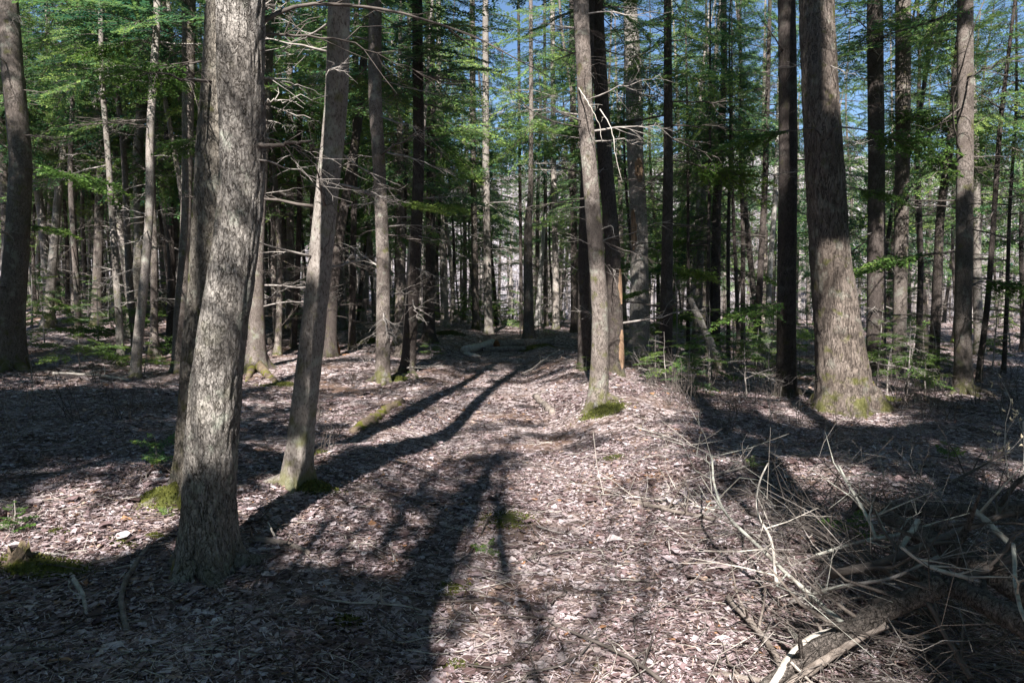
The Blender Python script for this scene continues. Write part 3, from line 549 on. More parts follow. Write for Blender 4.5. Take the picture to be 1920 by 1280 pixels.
# roots with moss
def root(hero, pts, r0, mat):
    t, at, rad, Y, base = hero; P = np.array([on_ground(px, py) for px, py in pts]) - np.array(base); P[0, 2] += r0 * 1.2; P[1:, 2] -= r0 * np.linspace(.1, .6, len(P) - 1)
    P = curve(P, 12); r = r0 * np.linspace(1, .35, 12); rg = np.random.default_rng(5); b = MB(); b.add(*tube(P, r, 12, True, rg, .12)); link('root', b.mesh('root', [mat]), t)
root(HERO[3], [(486, 696), (510, 712), (545, 730)], .10, LOGMOSS); root(HERO[3], [(474, 698), (462, 716)], .09, LOGMOSS)
root(HERO[13], [(1622, 738), (1648, 752), (1690, 762)], .13, LOGMOSS); root(HERO[13], [(1600, 768), (1606, 785)], .10, LOGMOSS)
root(HERO[7], [(1128, 750), (1150, 748), (1185, 752)], .07, LOGMOSS); root(HERO[0], [(350, 1075), (322, 1096)], .07, LOGMOSS); root(HERO[1], [(352, 925), (325, 935), (300, 945)], .07, LOGMOSS)
def roots_auto(hi, n, L, seed, bk):
    t, at, rad, Y, base = HERO[hi]; rg = np.random.default_rng(seed); r0 = rad(0.2)
    for k in range(n):
        az = -PI / 2 + (k - (n - 1) / 2) * 1.15 + rg.normal(0, .2); l = L * rg.uniform(.6, 1.2); P = []
        for q in np.linspace(0, 1, 9):
            a2 = az + .35 * math.sin(q * 2 + seed + k) * q; rr_ = r0 * .75 + l * q; x, y = base[0] + math.cos(a2) * rr_, base[1] + math.sin(a2) * rr_
            P.append([x - base[0], y - base[1], float(ground(x, y)) - base[2] + r0 * (.5 * (1 - q) ** 2.2 - .38 * q)])
        b = MB(); b.add(*tube(P, r0 * np.linspace(.46, .16, 9), 12, True, rg, .1)); link('root', b.mesh('root', [BARK[bk]]), t)
for hi, n, L, bk in [(0, 4, .42, 'plated'), (1, 2, .4, 'mossy'), (2, 3, .28, 'grey'), (4, 3, .4, 'scaly'), (5, 3, .5, 'dark'), (7, 3, .3, 'scaly'), (9, 2, .4, 'dark'), (10, 3, .5, 'plated'), (12, 3, .4, 'dark'), (13, 4, .5, 'furrow'), (16, 3, .5, 'scaly'), (18, 3, .6, 'scaly')]: roots_auto(hi, n, L, 60 + hi, bk)
# long dead limbs of the thickest trunk reaching across the top of the picture
def own_branch(hero, pts, r0, r1, mat=TWIGD, twigs=8, seed=1, tl=0.35, name='dead_branch'):
    t, at, rad, Y, base = hero; rg = np.random.default_rng(seed)
    P = np.array([at_depth(px, py, Y + dy) for px, py, dy in pts]) - np.array(base); P = curve(P, 16, .006, rg); r = np.linspace(r0, r1, 16); b = MB(); b.add(*tube(P, r, 6))
    for k in range(twigs):
        i = rg.integers(2, 15); d = (P[min(i + 1, 15)] - P[i - 1]); d /= np.linalg.norm(d); e = d + rg.normal(0, .6, 3); e /= np.linalg.norm(e); l = tl * rg.uniform(.3, 1)
        m_ = P[i] + e * l * .5 + rg.normal(0, .02, 3); q = P[i] + e * l + np.array([0, 0, rg.normal(0, .08)]) * l
        b.add(*tube([P[i], m_, q], [r[i] * .4 + .001, r[i] * .25 + .001, .001], 4, False))
        if rg.random() < .6: b.add(*tube([m_, m_ + rg.normal(0, .5, 3) * l * .5], [.0016, .0008], 3, False))
    link(name, b.mesh(name, [mat]), t)
hA = HERO[0]
own_branch(hA, [(492, 42, 0), (520, 22, .1), (580, 5, .3), (700, 12, .5), (840, 48, .7), (940, 95, .9), (1040, 150, 1.1)], .013, .002, TWIGD, 16, 1, .5)
own_branch(hA, [(490, 65, 0), (560, 66, .2), (660, 78, .4), (720, 110, .6), (800, 140, .8)], .009, .0015, TWIGD, 12, 2, .4)
own_branch(hA, [(486, 272, 0), (530, 272, -.05), (582, 265, -.1)], .014, .006, TWIGD, 6, 3, .2)
own_branch(hA, [(488, 190, 0), (520, 188, .05), (558, 191, .1)], .006, .002, TWIGP, 3, 4, .15)
own_branch(hA, [(488, 145, 0), (530, 150, .15), (570, 162, .3), (610, 178, .4)], .006, .0015, TWIG, 7, 5, .3)
own_branch(hA, [(486, 300, 0), (560, 320, .3), (620, 345, .5), (700, 370, .8)], .006, .001, TWIG, 16, 6, .35)
own_branch(hA, [(486, 255, 0), (545, 270, .4), (600, 305, .7)], .005, .001, TWIG, 12, 7, .35)
own_branch(HERO[7], [(1085, 165, 0), (1110, 205, -.3), (1126, 240, -.35), (1130, 268, -.4)], .008, .002, TWIGP, 4, 8, .2)
own_branch(HERO[7], [(1125, 205, 0), (1148, 240, -.2), (1155, 300, -.25), (1168, 345, -.3)], .008, .002, TWIGP, 3, 9, .2)
own_branch(HERO[7], [(1090, 240, 0), (1040, 228, -.3), (985, 205, -.7), (940, 150, -1)], .008, .002, TWIGD, 9, 10, .4)
own_branch(HERO[7], [(1128, 430, 0), (1148, 420, -.2), (1152, 445, -.25)], .006, .002, TWIGP, 2, 11, .1)
own_branch(HERO[4], [(700, 145, 0), (760, 165, .2), (830, 178, .5), (900, 172, .8)], .010, .002, TWIG, 10, 12, .5)
own_branch(HERO[2], [(615, 400, 0), (600, 350, -.4), (598, 300, -.6)], .006, .001, TWIGD, 5, 13, .3)
own_branch(HERO[2], [(598, 520, 0), (622, 430, -.2), (632, 380, -.3)], .005, .001, TWIGD, 5, 14, .3)
own_branch(HERO[16], [(1805, 300, 0), (1780, 210, -.5), (1820, 60, -1), (1845, 0, -1.2)], .016, .006, TWIGD, 12, 15, .6)

# green boughs that reach into the picture, each a part of the tree it grows on
def bough(hi, px, py, L, az, k, sc2=1.0, dy=0.0, mat=None):
    t, at, rad, Y, base = HERO[hi]; p = at_depth(px, py, Y + dy) - np.array(base); o = link('bough', BOUGHS[k % 4], t, p); o.rotation_euler = (0.1 * (k % 3 - 1), 0.06, az); o.scale = (L / 1.2, L / 1.2 * sc2, L / 1.2)
    q = at(max(p[2] - .15, .2)); P = curve([q, (q + p) / 2 + [0, 0, .08], p], 6); b = MB(); b.add(*tube(P, np.linspace(.014, .008, 6), 5)); link('bough_limb', b.mesh('bough_limb', [TWIGD]), t)
for a in [(18, 48, 315, 2.1, -.3, 0), (18, 30, 420, 1.1, .1, 1), (18, 20, 380, 1.6, 2.9, 2), (20, 262, 75, 1.4, 2.9, 3), (1, 392, 250, .5, 2.6, 0), (1, 398, 110, .9, 2.9, 1), (13, 1568, 238, 1.7, .1, 0, .7, -.6), (13, 1525, 240, 1.3, 3.0, 1, .7, -.5), (13, 1585, 350, 1.0, .2, 2),
          (14, 1650, 205, 1.8, .3, 3), (15, 1690, 220, 1.6, -.4, 0), (15, 1690, 290, 2.2, .2, 1), (10, 1205, 490, 1.4, .1, 2), (11, 1254, 500, 1.5, .6, 3), (11, 1248, 540, 1.4, 2.6, 0), (4, 716, 375, 1.2, -.2, 1), (5, 790, 380, 1.0, -.4, 2),
          (12, 1480, 565, 1.4, -2.6, 3), (16, 1812, 520, 1.6, .2, 0), (16, 1806, 470, 1.8, 2.9, 1), (37, 1345, 500, 2.0, .4, 2), (37, 1345, 580, 1.8, 3.4, 3), (11, 1255, 300, 2.4, .3, 0), (11, 1250, 215, 2.6, 2.7, 1), (23, 322, 330, 1.6, -1.2, 2), (22, 293, 100, 2.0, 2.2, 3), (43, 1290, 620, 1.2, .2, 1), (37, 1340, 440, 2.0, 2.6, 3)]: bough(*a)

# ------------------------------------------------------------------ further trunks among the crowded stand, copies of five trees
PROTO = []
pr = np.random.default_rng(77)
for k in range(6):
    H = pr.uniform(11.5, 14.5); r = pr.uniform(.07, .16); ln = pr.normal(0, .25, 2); wob = pr.uniform(.03, .1); p0 = pr.uniform(0, 6)
    cx = lambda z, a=ln[0], w_=wob, q=p0, H=H: a * np.asarray(z) / H * 2 + w_ * np.sin(np.asarray(z) * .8 + q)
    cy = lambda z, a=ln[1], w_=wob, q=p0, H=H: a * np.asarray(z) / H * 2 + w_ * np.cos(np.asarray(z) * .7 + q)
    cr = lambda z, r=r, H=H: r * np.clip(1 - .85 * np.clip(np.asarray(z), 0, None) / H, .05, 1)
    me = trunk_mb(cx, cy, cr, H, 300 + k, 10, .3, 0, .35, 4, 9, 99, 38).mesh('trunk', [BARK[['grey', 'scaly', 'grey', 'dark', 'scaly', 'dark'][k]]])
    PROTO.append((me, CROWNS[k % 5], H))
br = np.random.default_rng(5)
placed = [(h[4][0], h[4][1]) for h in HERO]
ZONES = [('slim conifer crowded among others in the dark stand on the leafy bank', 'crowded conifers on the bank', lambda x, y: x < -.28 * y),
         ('slim conifer far off in the crowded stand beyond the end of the trail', 'crowded conifers beyond the trail', lambda x, y: x < .16 * y),
         ('thin dark conifer against the pale hillside in the open gap', 'thin conifers against the pale hillside', lambda x, y: True)]
cnt = 0; tries = 0
while cnt < 250 and tries < 40000:
    tries += 1
    y = br.uniform(17, 48) if br.random() < .7 else br.uniform(19, 32); x = br.uniform(-.74, .74) * y + br.normal(0, .5)
    if y < 31 and -2.2 < x - trail_x(y) < 2.2: continue
    if x > .16 * y and (br.random() < .68 or y > 42): continue
    if x > .05 * y and y < 19: continue
    if any((x - a) ** 2 + (y - b) ** 2 < (0.85 if y < 30 else 1.0) ** 2 for a, b in placed): continue
    placed.append((x, y)); cnt += 1
    for lab, grp, fn in ZONES:
        if fn(x, y): break
    k = br.integers(6); s = br.uniform(.75, 1.1)
    t = thing('conifer_tree', gp(x, y), lab, 'tree', grp); t.rotation_euler = (br.normal(0, .02), br.normal(0, .02), br.uniform(0, 6.28)); t.scale = (s, s, s)
    link('trunk', PROTO[k][0], t); c = link('crown', PROTO[k][1], t, (0, 0, br.uniform(3.6, 6.0) if x < .16 * y else br.uniform(2.2, 5.0))); zc = (PROTO[k][2] - c.location[2]) / 11.0; c.scale = ((1, 1, zc) if ((cnt % 2 if x > -.28 * y else cnt % 3 == 0) and (x < .3 * y or cnt % 4 == 1)) else (.62, .62, zc)); c.rotation_euler = (0, 0, br.uniform(0, 6.28))

# ------------------------------------------------------------------ the far-off wood that closes the view, one mass
fw_ = np.random.default_rng(41); b = MB()
FL = [limb(fw_, 2.2, 0.22, 0.26, 0.11, .12, .25, .15, .5, .02) for _ in range(4)]
for k in range(520):
    y = fw_.uniform(44, 66); x = fw_.uniform(-.8, .8) * y
    if fw_.random() < (.58 if x > .15 * y else .25 if x > -.14 * y else .25): continue
    g = gp(x, y); H = fw_.uniform(9, 14); r = fw_.uniform(.06, .14); dx = fw_.normal(0, .4)
    b.add(*tube([g - [0, 0, .2], g + [dx * .5, 0, H * .5], g + [dx, 0, H]], [r, r * .7, r * .1], 5, False), 2 if fw_.random() < .5 else 0)
    for q in range(14 if x > .15 * y else 6): b.addmb(DEADMB[fw_.integers(9)], rot(fw_.uniform(0, 6.28), fw_.normal(0, .2)) * fw_.uniform(1.2, 2.4), g + [0, 0, fw_.uniform(.8, 5)])
    z0 = fw_.uniform(2.5, 6.5); nl = fw_.integers(8, 18) if fw_.random() < (.35 if x > .15 * y else .3 if x > -.14 * y else .55) else 0
    for q in range(nl):
        tq = (q + fw_.random()) / nl; b.addmb(FL[fw_.integers(4)], rot(q * 2.4 + fw_.normal(0, .4), -.2 + .5 * tq) * (1.15 * (1 - tq) ** .7 + .15), g + [dx * .6, 0, z0 + (H - z0) * tq])
tag(link('far_wood', b.mesh('far_wood', [TWIG, NEEDLE, TWIGD])), 'dense far-off conifer wood closing the view between the trunks', None, None, 'stuff')

# ------------------------------------------------------------------ trees behind and beside the viewpoint: they shade the near ground
def sunward(hi, D): b_ = HERO[hi][4]; k_ = math.hypot(SUNV[0], SUNV[1]); return (b_[0] + SUNV[0] / k_ * D, b_[1] + SUNV[1] / k_ * D)
CAST = [(*sunward(11, 17.5), 23), (*sunward(12, 13.6), 21), (-4.6, -4.5, 19), (-8.5, -1.0, 18), (6.2, -3.5, 19), (9.0, 2.5, 18), (-3.4, -6.5, 21), (-6.5, -8.5, 20), (4.2, -8.0, 21), (-11.5, 3.5, 18), (-5.2, 2.2, 18), (5.4, 3.0, 19), (8.6, 8.0, 18), (-9.8, 8.2, 18), (13, 10, 18), (-15, 12, 18)]
for px_, py_, D_ in [(985, 770, 14)]:
    g_ = on_ground(px_, py_); k_ = math.hypot(SUNV[0], SUNV[1]); CAST.append((g_[0] + SUNV[0] / k_ * D_, g_[1] + SUNV[1] / k_ * D_, 11.5))
SPRAYS = {k: [] for k in range(len(CAST))}
KEEP = []   # points that stand in full sun in the photograph: no bough may hang between them and the sun
for hi, a_, b_ in [(0, 40, 850), (2, 210, 480), (4, 400, 710), (3, 480, 690), (10, 280, 480), (13, 540, 760), (13, 0, 170), (18, 110, 240), (20, 380, 640), (21, 400, 630), (7, 560, 690), (28, 300, 600), (30, 300, 600), (33, 200, 500)]:
    t_, at_, rad_, Y_, base_ = HERO[hi]
    for py in np.linspace(a_, b_, 8):
        z = at_depth(960, py, Y_)[2] - base_[2]; KEEP.append((at_(z) + np.array(base_), rad_(z)))
for px, py, h_ in [(1700, 742, .8), (1740, 742, .8), (1290, 742, .6), (85, 650, 1.2), (150, 690, .5), (1690, 1125, .36), (24, 1002, .1), (1235, 660, 1.2)]: KEEP.append((on_ground(px, py) + np.array([0, 0, h_]), .25 if py < 1100 else -.25))
for px in range(880, 1400, 90):
    for py in range(1015, 1270, 60): KEEP.append((on_ground(px, py), -.1 if px < 1000 else .05))
KP = np.array([k_[0] for k_ in KEEP]); KR = np.array([k_[1] for k_ in KEEP])
def blocks(S, size):
    d = S - KP; al = d @ SUNV; dist = np.linalg.norm(d - al[:, None] * SUNV, axis=1); return bool(np.any((al > 0) & (dist < KR * .6 + size * .5)))
cr_ = np.random.default_rng(9)
def inpoly(x, y, poly):
    c = False; n = len(poly)
    for i in range(n):
        x1, y1 = poly[i]; x2, y2 = poly[(i + 1) % n]
        if (y1 > y) != (y2 > y) and x < (x2 - x1) * (y - y1) / (y2 - y1) + x1: c = not c
    return c
def add_spray(P, H, size, free=False):
    S = np.asarray(P) + SUNV * ((H - P[2]) / SUNV[2])
    if not free and blocks(S, size): return
    k = min(range(len(CAST)), key=lambda i: (CAST[i][0] - S[0]) ** 2 + (CAST[i][1] - S[1]) ** 2)
    SPRAYS[k].append((S, size))

SHADE = [([(1450, 1060), (1570, 960), (1640, 1300), (1490, 1300)], 6, (6, 9), .8),  # outline of the shade on the ground, sprays per square metre, height of the boughs, size of a spray
    ([(-250, 1090), (150, 1085), (330, 1060), (470, 1045), (600, 1050), (690, 1110), (760, 1300), (560, 1600), (-500, 1600), (-500, 1150)], 6, (6, 9), 1.4),
    ([(-200, 745), (150, 735), (335, 745), (340, 915), (180, 935), (-200, 965)], 4.0, (8, 12), 1.5),
    ([(1190, 655), (1550, 655), (1570, 775), (1260, 770)], 2.6, (10, 14), 1.4), ([(1600, 680), (1960, 690), (1960, 760), (1640, 765)], 1.2, (10, 14), 1.5),
    ([(1560, 960), (2100, 930), (2300, 1300), (1560, 1300), (1480, 1130)], 6.5, (6, 9), 1.4),
    ([(1300, 780), (1500, 770), (1920, 765), (1920, 830), (1680, 840), (1560, 900), (1400, 860)], 2.0, (8, 12), 1.3),
    ([(760, 850), (990, 840), (1010, 890), (940, 960), (760, 950), (720, 900)], 1.8, (8, 10), 1.0),
    ([(1040, 1050), (1290, 1045), (1290, 1095), (1040, 1105)], 2.2, (7, 9), .8),
    ([(600, 1000), (830, 980), (850, 1060), (700, 1060)], 1.6, (7, 9), .9),
    ([(640, 900), (1000, 690), (1100, 720), (1100, 950), (1450, 960), (1400, 1010), (900, 1030), (830, 1080), (600, 1000)], .65, (7, 11), .6),
    ([(820, 640), (1100, 640), (1100, 700), (700, 740)], .7, (9, 13), .8),
    ([(1100, 770), (1400, 770), (1460, 960), (1100, 950)], .7, (7, 11), .6)]
BARE = []
for k in range(70):
    P = on_ground(cr_.uniform(380, 1450), cr_.choice([cr_.uniform(680, 960), cr_.uniform(900, 1270)])); Hb = cr_.uniform(6, 11); S = P + SUNV * ((Hb - P[2]) / SUNV[2])
    if not blocks(S, .15): BARE.append((S, cr_.uniform(1.2, 2.6)))
for k in range(5):
    P = HERO[0][1](.5 + 3.0 * (k + cr_.random()) / 5) + np.array(HERO[0][4]) + [cr_.normal(0, .15), 0, 0]; BARE.append((P + SUNV * cr_.uniform(5.5, 8), cr_.uniform(.7, 1.1)))
for poly, dens, hr, size in SHADE:
    xs = [p[0] for p in poly]; ys = [p[1] for p in poly]
    G = np.array([on_ground(px, py) for px, py in poly]); area = 0.5 * abs(sum(G[i - 1][0] * G[i][1] - G[i][0] * G[i - 1][1] for i in range(len(G))))
    n = int(area * dens); gpoly = [(g[0], g[1]) for g in G]; k = 0; tr_ = 0
    while k < n and tr_ < n * 60:
        tr_ += 1; x = cr_.uniform(G[:, 0].min(), G[:, 0].max()); y = cr_.uniform(G[:, 1].min(), G[:, 1].max())
        if not inpoly(x, y, gpoly): continue
        add_spray(gp(x, y), cr_.uniform(*hr), size * cr_.uniform(.7, 1.2)); k += 1
def shade_trunk(hi, py0, py1, n, hr=(7, 10), size=.9, side=0.0, free=False):
    t, at, rad, Y, base = HERO[hi]
    for k in range(n):
        z = zz(HERO[hi], py0 + (py1 - py0) * (k + cr_.uniform(0, 1)) / n); p = at(z) + np.array(base) + np.array([side + cr_.normal(0, rad(z) * .5), 0, 0]); add_spray(p, cr_.uniform(*hr), size, free)
shade_trunk(2, 540, 830, 26, (7, 9), .3, -.06); shade_trunk(0, 975, 1080, 16, (6, 8), .6, 0, True); shade_trunk(13, 215, 500, 34, (11, 14), .75); shade_trunk(12, 0, 740, 26, (11, 15), 1.2)
shade_trunk(11, 250, 650, 14, (12, 16), .6); shade_trunk(5, 100, 690, 18, (12, 16), 1.2); shade_trunk(18, 260, 680, 14, (12, 15), 1.4); shade_trunk(8, 130, 500, 10, (12, 15), 1.0); shade_trunk(7, 380, 740, 6, (10, 13), .7)
for k in range(70):
    S = np.array([[cr_.uniform(-6.5, -3.0), cr_.uniform(2.6, 6.5)][k % 2], cr_.uniform(-1, 4.5), cr_.uniform(5.2, 8.5)]); P = S - SUNV * (S[2] / SUNV[2]); P[2] = float(ground(P[0], P[1])); add_spray(P, S[2], cr_.uniform(1.0, 1.6))
LIT = [[(690, 690), (950, 655), (1070, 690), (1100, 850), (640, 860), (560, 800), (560, 700)], [(1060, 770), (1400, 770), (1450, 960), (1060, 960)], [(440, 690), (560, 690), (560, 760), (440, 760)], [(1690, 845), (1990, 840), (1990, 915), (1690, 905)]]
k = 0
while k < 60:
    y = cr_.uniform(6.5, 26); x = cr_.uniform(-.85, .85) * y; z0 = float(ground(x, y)) - CZ
    vx = x; cp, sp_ = math.cos(PITCH), math.sin(PITCH); fw = y * cp - z0 * sp_; up = y * sp_ + z0 * cp; px, py = 960 + F_PX * x / fw, 640 - F_PX * up / fw
    k += 1
    if any(inpoly(px, py, q) for q in LIT): continue
    Hh = cr_.uniform(9, 17); S = np.array([x, y, z0 + CZ]) + SUNV * ((Hh - z0 - CZ) / SUNV[2])
    if S[1] > 0 and S[2] < 2.6 + .5 * S[1]: continue
    if S[1] > 16: continue
    add_spray(gp(x, y), Hh, cr_.uniform(1.2, 2.4))
for k, (x, y, H) in enumerate(CAST):
    base = gp(x, y); t = thing('conifer_tree', base, 'tall conifer standing outside the picture, its boughs shading the near ground', 'tree', 'conifers shading the near ground')
    r = [.19, .22, .16, .17, .18, .16, .15, .2, .2, .16, .15, .16, .17, .16, .17, .16, .07][k]
    f = lambda z: 0 * np.asarray(z); cr = lambda z, r=r, H=H, tp=(.45 if k < 2 else .8): r * np.clip(1 - tp * np.clip(np.asarray(z), 0, None) / H, .05, 1)
    link('trunk', trunk_mb(f, f, cr, H, 700 + k, 14, .3, 0, .3, 4, 9, 99, 0).mesh('trunk', [BARK['scaly']]), t)
    b = MB(); n_l = 0
    for S, size in SPRAYS[k]:
        d = S - base; az = math.atan2(d[1], d[0]); L = math.hypot(d[0], d[1]); st = np.array([0, 0, max(2.5, d[2] - .12 * L)])
        lb = LIMBS_D[n_l % 3]; n_l += 1; s = size * 1.25 / 2.2; Rm = rot(az + cr_.normal(0, .5), cr_.normal(-.05, .12), cr_.normal(0, .15)) * s
        off = Rm @ np.array([1.1, 0, 0]); b.addmb(lb, Rm, d - off)
        if L > .4: b.add(*tube(curve([st, st * .5 + (d - off) * .5 + [0, 0, .15], d - off], 5), np.linspace(.022, .008, 5), 4, False), 0)
    for S, size in BARE:
        if min(range(len(CAST)), key=lambda i: (CAST[i][0] - S[0]) ** 2 + (CAST[i][1] - S[1]) ** 2) != k: continue
        d = S - base; az = math.atan2(d[1], d[0]); off = rot(az) @ np.array([size * .5, 0, 0]); b.addmb(DEADMB[int(size * 50) % 9], rot(az, cr_.normal(0, .2), cr_.uniform(0, 6)) * size, d - off)
        b.add(*tube(curve([[0, 0, max(2, d[2] - .1 * math.hypot(d[0], d[1]))], d * .5 + [0, 0, .1], d - off], 5), np.linspace(.03, .015, 5), 5, False), 0)
    if H > 12: b.addmb(crown(cr_, 5, 1.6, 16), None, [0, 0, H - 5])
    link('crown', b.mesh('crown', [TWIGD, NEEDLE]), t)

sd = np.random.default_rng(19); spots = []  # unseen conifers added at the sides and rear to cut sky fill
for sgn in (-1, 1):
    for k in range(15):
        y = -12 + 1.75 * k + sd.normal(0, .5); x = sgn * (max(6.0, abs(y) * .3 + 4.5, .82 * y + 3.0) + sd.uniform(0, 2.5)); spots.append((x, y))
    for k in range(7): spots.append((sgn * sd.uniform(9, 16), -14 + 4 * k + sd.normal(0, .8)))
for k in range(9): spots.append((-13 + 3.2 * k + sd.normal(0, .6), -17 + sd.normal(0, 1.2)))
for k in range(8): spots.append((-11 + 3.2 * k + sd.normal(0, .5), -13.2 + sd.normal(0, .4)))
for k, (x, y) in enumerate(spots):
    t = thing('conifer_tree', gp(x, y), 'unseen conifer added around the viewpoint, blocking sky light from the shaded ground', 'tree', 'unseen conifers added to block sky light'); t.rotation_euler = (0, 0, sd.uniform(0, 6.28))
    link('trunk', PROTO[k % 6][0], t); c = link('crown', CROWNS[k % 3], t, (0, 0, 1.5)); c.scale = (1.15, 1.15, 1.05 if y > -15 else .9); c.rotation_euler = (0, 0, sd.uniform(0, 6.28))

# ------------------------------------------------------------------ leaf litter, twigs and moss on the floor
lr = np.random.default_rng(15)
def leaves(n, y0, y1, size, name, label, powr=1.4):
    y = y0 + (y1 - y0) * lr.uniform(0, 1, n) ** powr; x = lr.uniform(-1, 1, n) * (y * .74 + .8)
    d = x - trail_x(y); bare = vnoise(x * .8, y * .8, 0, 33) * .55 + vnoise(x * 2.6, y * 2.6, 0, 34) * .45 + .28 * np.exp(-(d / .8) ** 2)
    kp = lr.random(n) > sstep(.12, .5, bare) * .8; x, y = x[kp], y[kp]; n = len(x)
    z = ground(x, y); az = lr.uniform(0, 6.28, n); L = size * np.clip(lr.lognormal(-.12, .42, n), .3, 2.1); W = L * lr.uniform(.32, .95, n)
    fold = lr.normal(.05, .12, n) * W; curl = lr.normal(.06, .14, n) * L
    # outline: base, two rows of left / mid / right, tip
    ux = np.array([-.5, -.2, -.2, -.2, .18, .18, .18, .5]); uy = np.array([0, .42, 0, -.42, .5, 0, -.5, 0])
    X = ux[None] * L[:, None] + lr.normal(0, .10, (n, 8)) * L[:, None]; Yl = uy[None] * W[:, None] + lr.normal(0, .10, (n, 8)) * W[:, None]
    Z = np.abs(uy)[None] * 2 * fold[:, None] + (ux[None] ** 2) * 3 * curl[:, None] + lr.normal(0, .025, (n, 8)) * L[:, None]
    pit = lr.normal(0, .11, n); rol = lr.normal(0, .11, n)
    Z = Z + X * pit[:, None] + Yl * rol[:, None]; Z = Z - Z.min(1, keepdims=True) * .7
    c, s = np.cos(az)[:, None], np.sin(az)[:, None]
    V = np.stack([x[:, None] + X * c - Yl * s, y[:, None] + X * s + Yl * c, z[:, None] + .003 + Z + lr.uniform(0, .012, n)[:, None]], -1)
    F = np.array([[1, 2, 5, 4], [2, 3, 6, 5], [0, 2, 1, 1], [0, 3, 2, 2], [4, 5, 7, 7], [5, 6, 7, 7]])
    f = (np.arange(n)[:, None, None] * 8 + F[None]).reshape(-1, 4)
    cl = vnoise(x * 1.4, y * 1.4, 0, 31) * .6 + vnoise(x * 4.0, y * 4.0, 0, 32) * .4
    tone = np.clip(lr.beta(1.4, 1.35, n) * .98 + .17 * cl, 0, .95); tone = np.where(lr.random(n) < .014, lr.uniform(.97, 1, n), tone)
    b = MB(); b.add(V.reshape(-1, 3), f, 0, np.repeat(tone, 8)); tag(link(name, b.mesh(name, [LITTER], True)), label, None, None, 'stuff')
leaves(185000, 2.3, 12, .030, 'leaf_litter', 'dry pale and brown fallen leaves covering the near trail and its verges', 1.25)
leaves(75000, 10, 34, .055, 'leaf_litter', 'dry fallen leaves covering the far trail and the bank', 1.2)
leaves(3000, 2.3, 9, .068, 'leaf_litter', 'larger pale fallen leaves lying on top of the litter', 1.25)
def needles(n, y0, y1, label):
    y = y0 + (y1 - y0) * lr.uniform(0, 1, n) ** 1.3; x = lr.uniform(-1, 1, n) * (y * .74 + .6); z = ground(x, y) + lr.uniform(.008, .03, n); az = lr.uniform(0, 6.28, n); L = lr.uniform(.02, .075, n); W = lr.uniform(.0008, .0026, n); dz = lr.normal(0, .12, n) * L
    d = np.stack([np.cos(az) * L, np.sin(az) * L, dz], -1) / 2; s_ = np.stack([-np.sin(az) * W, np.cos(az) * W, 0 * W], -1); c = np.stack([x, y, z], -1)
    V = np.stack([c - d - s_, c + d - s_, c + d + s_, c - d + s_], 1); b = MB(); b.add(V.reshape(-1, 3), np.arange(n * 4).reshape(-1, 4), 0, np.repeat(np.clip(lr.beta(1.7, 1.1, n), 0, .94), 4)); tag(link('needle_litter', b.mesh('needle_litter', [LITTER], False)), label, None, None, 'stuff')
needles(90000, 2.3, 13, 'fine dry needles and bark flecks sifted over the fallen leaves')
def twigs(n, fx, name, label, l0, l1, r, mat, lift=.02, ybias=1.4, y0=2.4, y1=24):
    b = MB()
    for k in range(n):
        y = y0 + (y1 - y0) * lr.random() ** ybias; x = fx(y); L = lr.uniform(l0, l1); az = lr.uniform(0, 6.28); m_ = lr.normal(0, .12) * L
        P = []; a_ = az; xx, yy = x, y
        for q in range(5):
            P.append([xx, yy, float(ground(xx, yy)) + lift * lr.uniform(.2, 1.6)]); a_ += lr.normal(0, .38); st_ = L / 4 * lr.uniform(.6, 1.4); xx += math.cos(a_) * st_; yy += math.sin(a_) * st_
        rr = r * lr.uniform(.4, 1.4); b.add(*tube(P, np.array([1, .9, .75, .55, .25]) * rr, 3, False))
        for q in range(2):
            if L > .18 and lr.random() < .6:
                p = np.array(P[lr.integers(1, 4)]); e = np.array([math.cos(a_ + lr.normal(0, .9)), math.sin(a_ + lr.normal(0, .9)), lr.uniform(0, .5)]) * L * lr.uniform(.15, .4); b.add(*tube([p, p + e * .5 + lr.normal(0, .01, 3), p + e], [rr * .5, rr * .35, rr * .15], 3, False))
    tag(link(name, b.mesh(name, [mat])), label, None, None, 'stuff')
twigs(1500, lambda y: lr.uniform(-.75, .75) * y, 'twig_litter', 'small pale twigs strewn among the fallen leaves', .08, .5, .0035, TWIGP)
twigs(340, lambda y: lr.uniform(.16, .75) * y, 'twig_litter', 'grey twigs thickly strewn over the rough verge beside the brush pile', .15, .7, .0036, TWIG, .06, 1.2)
twigs(700, lambda y: lr.uniform(-.75, .75) * y, 'twig_litter', 'dark twigs scattered over the shaded forest floor', .2, .9, .005, TWIGD, .03)
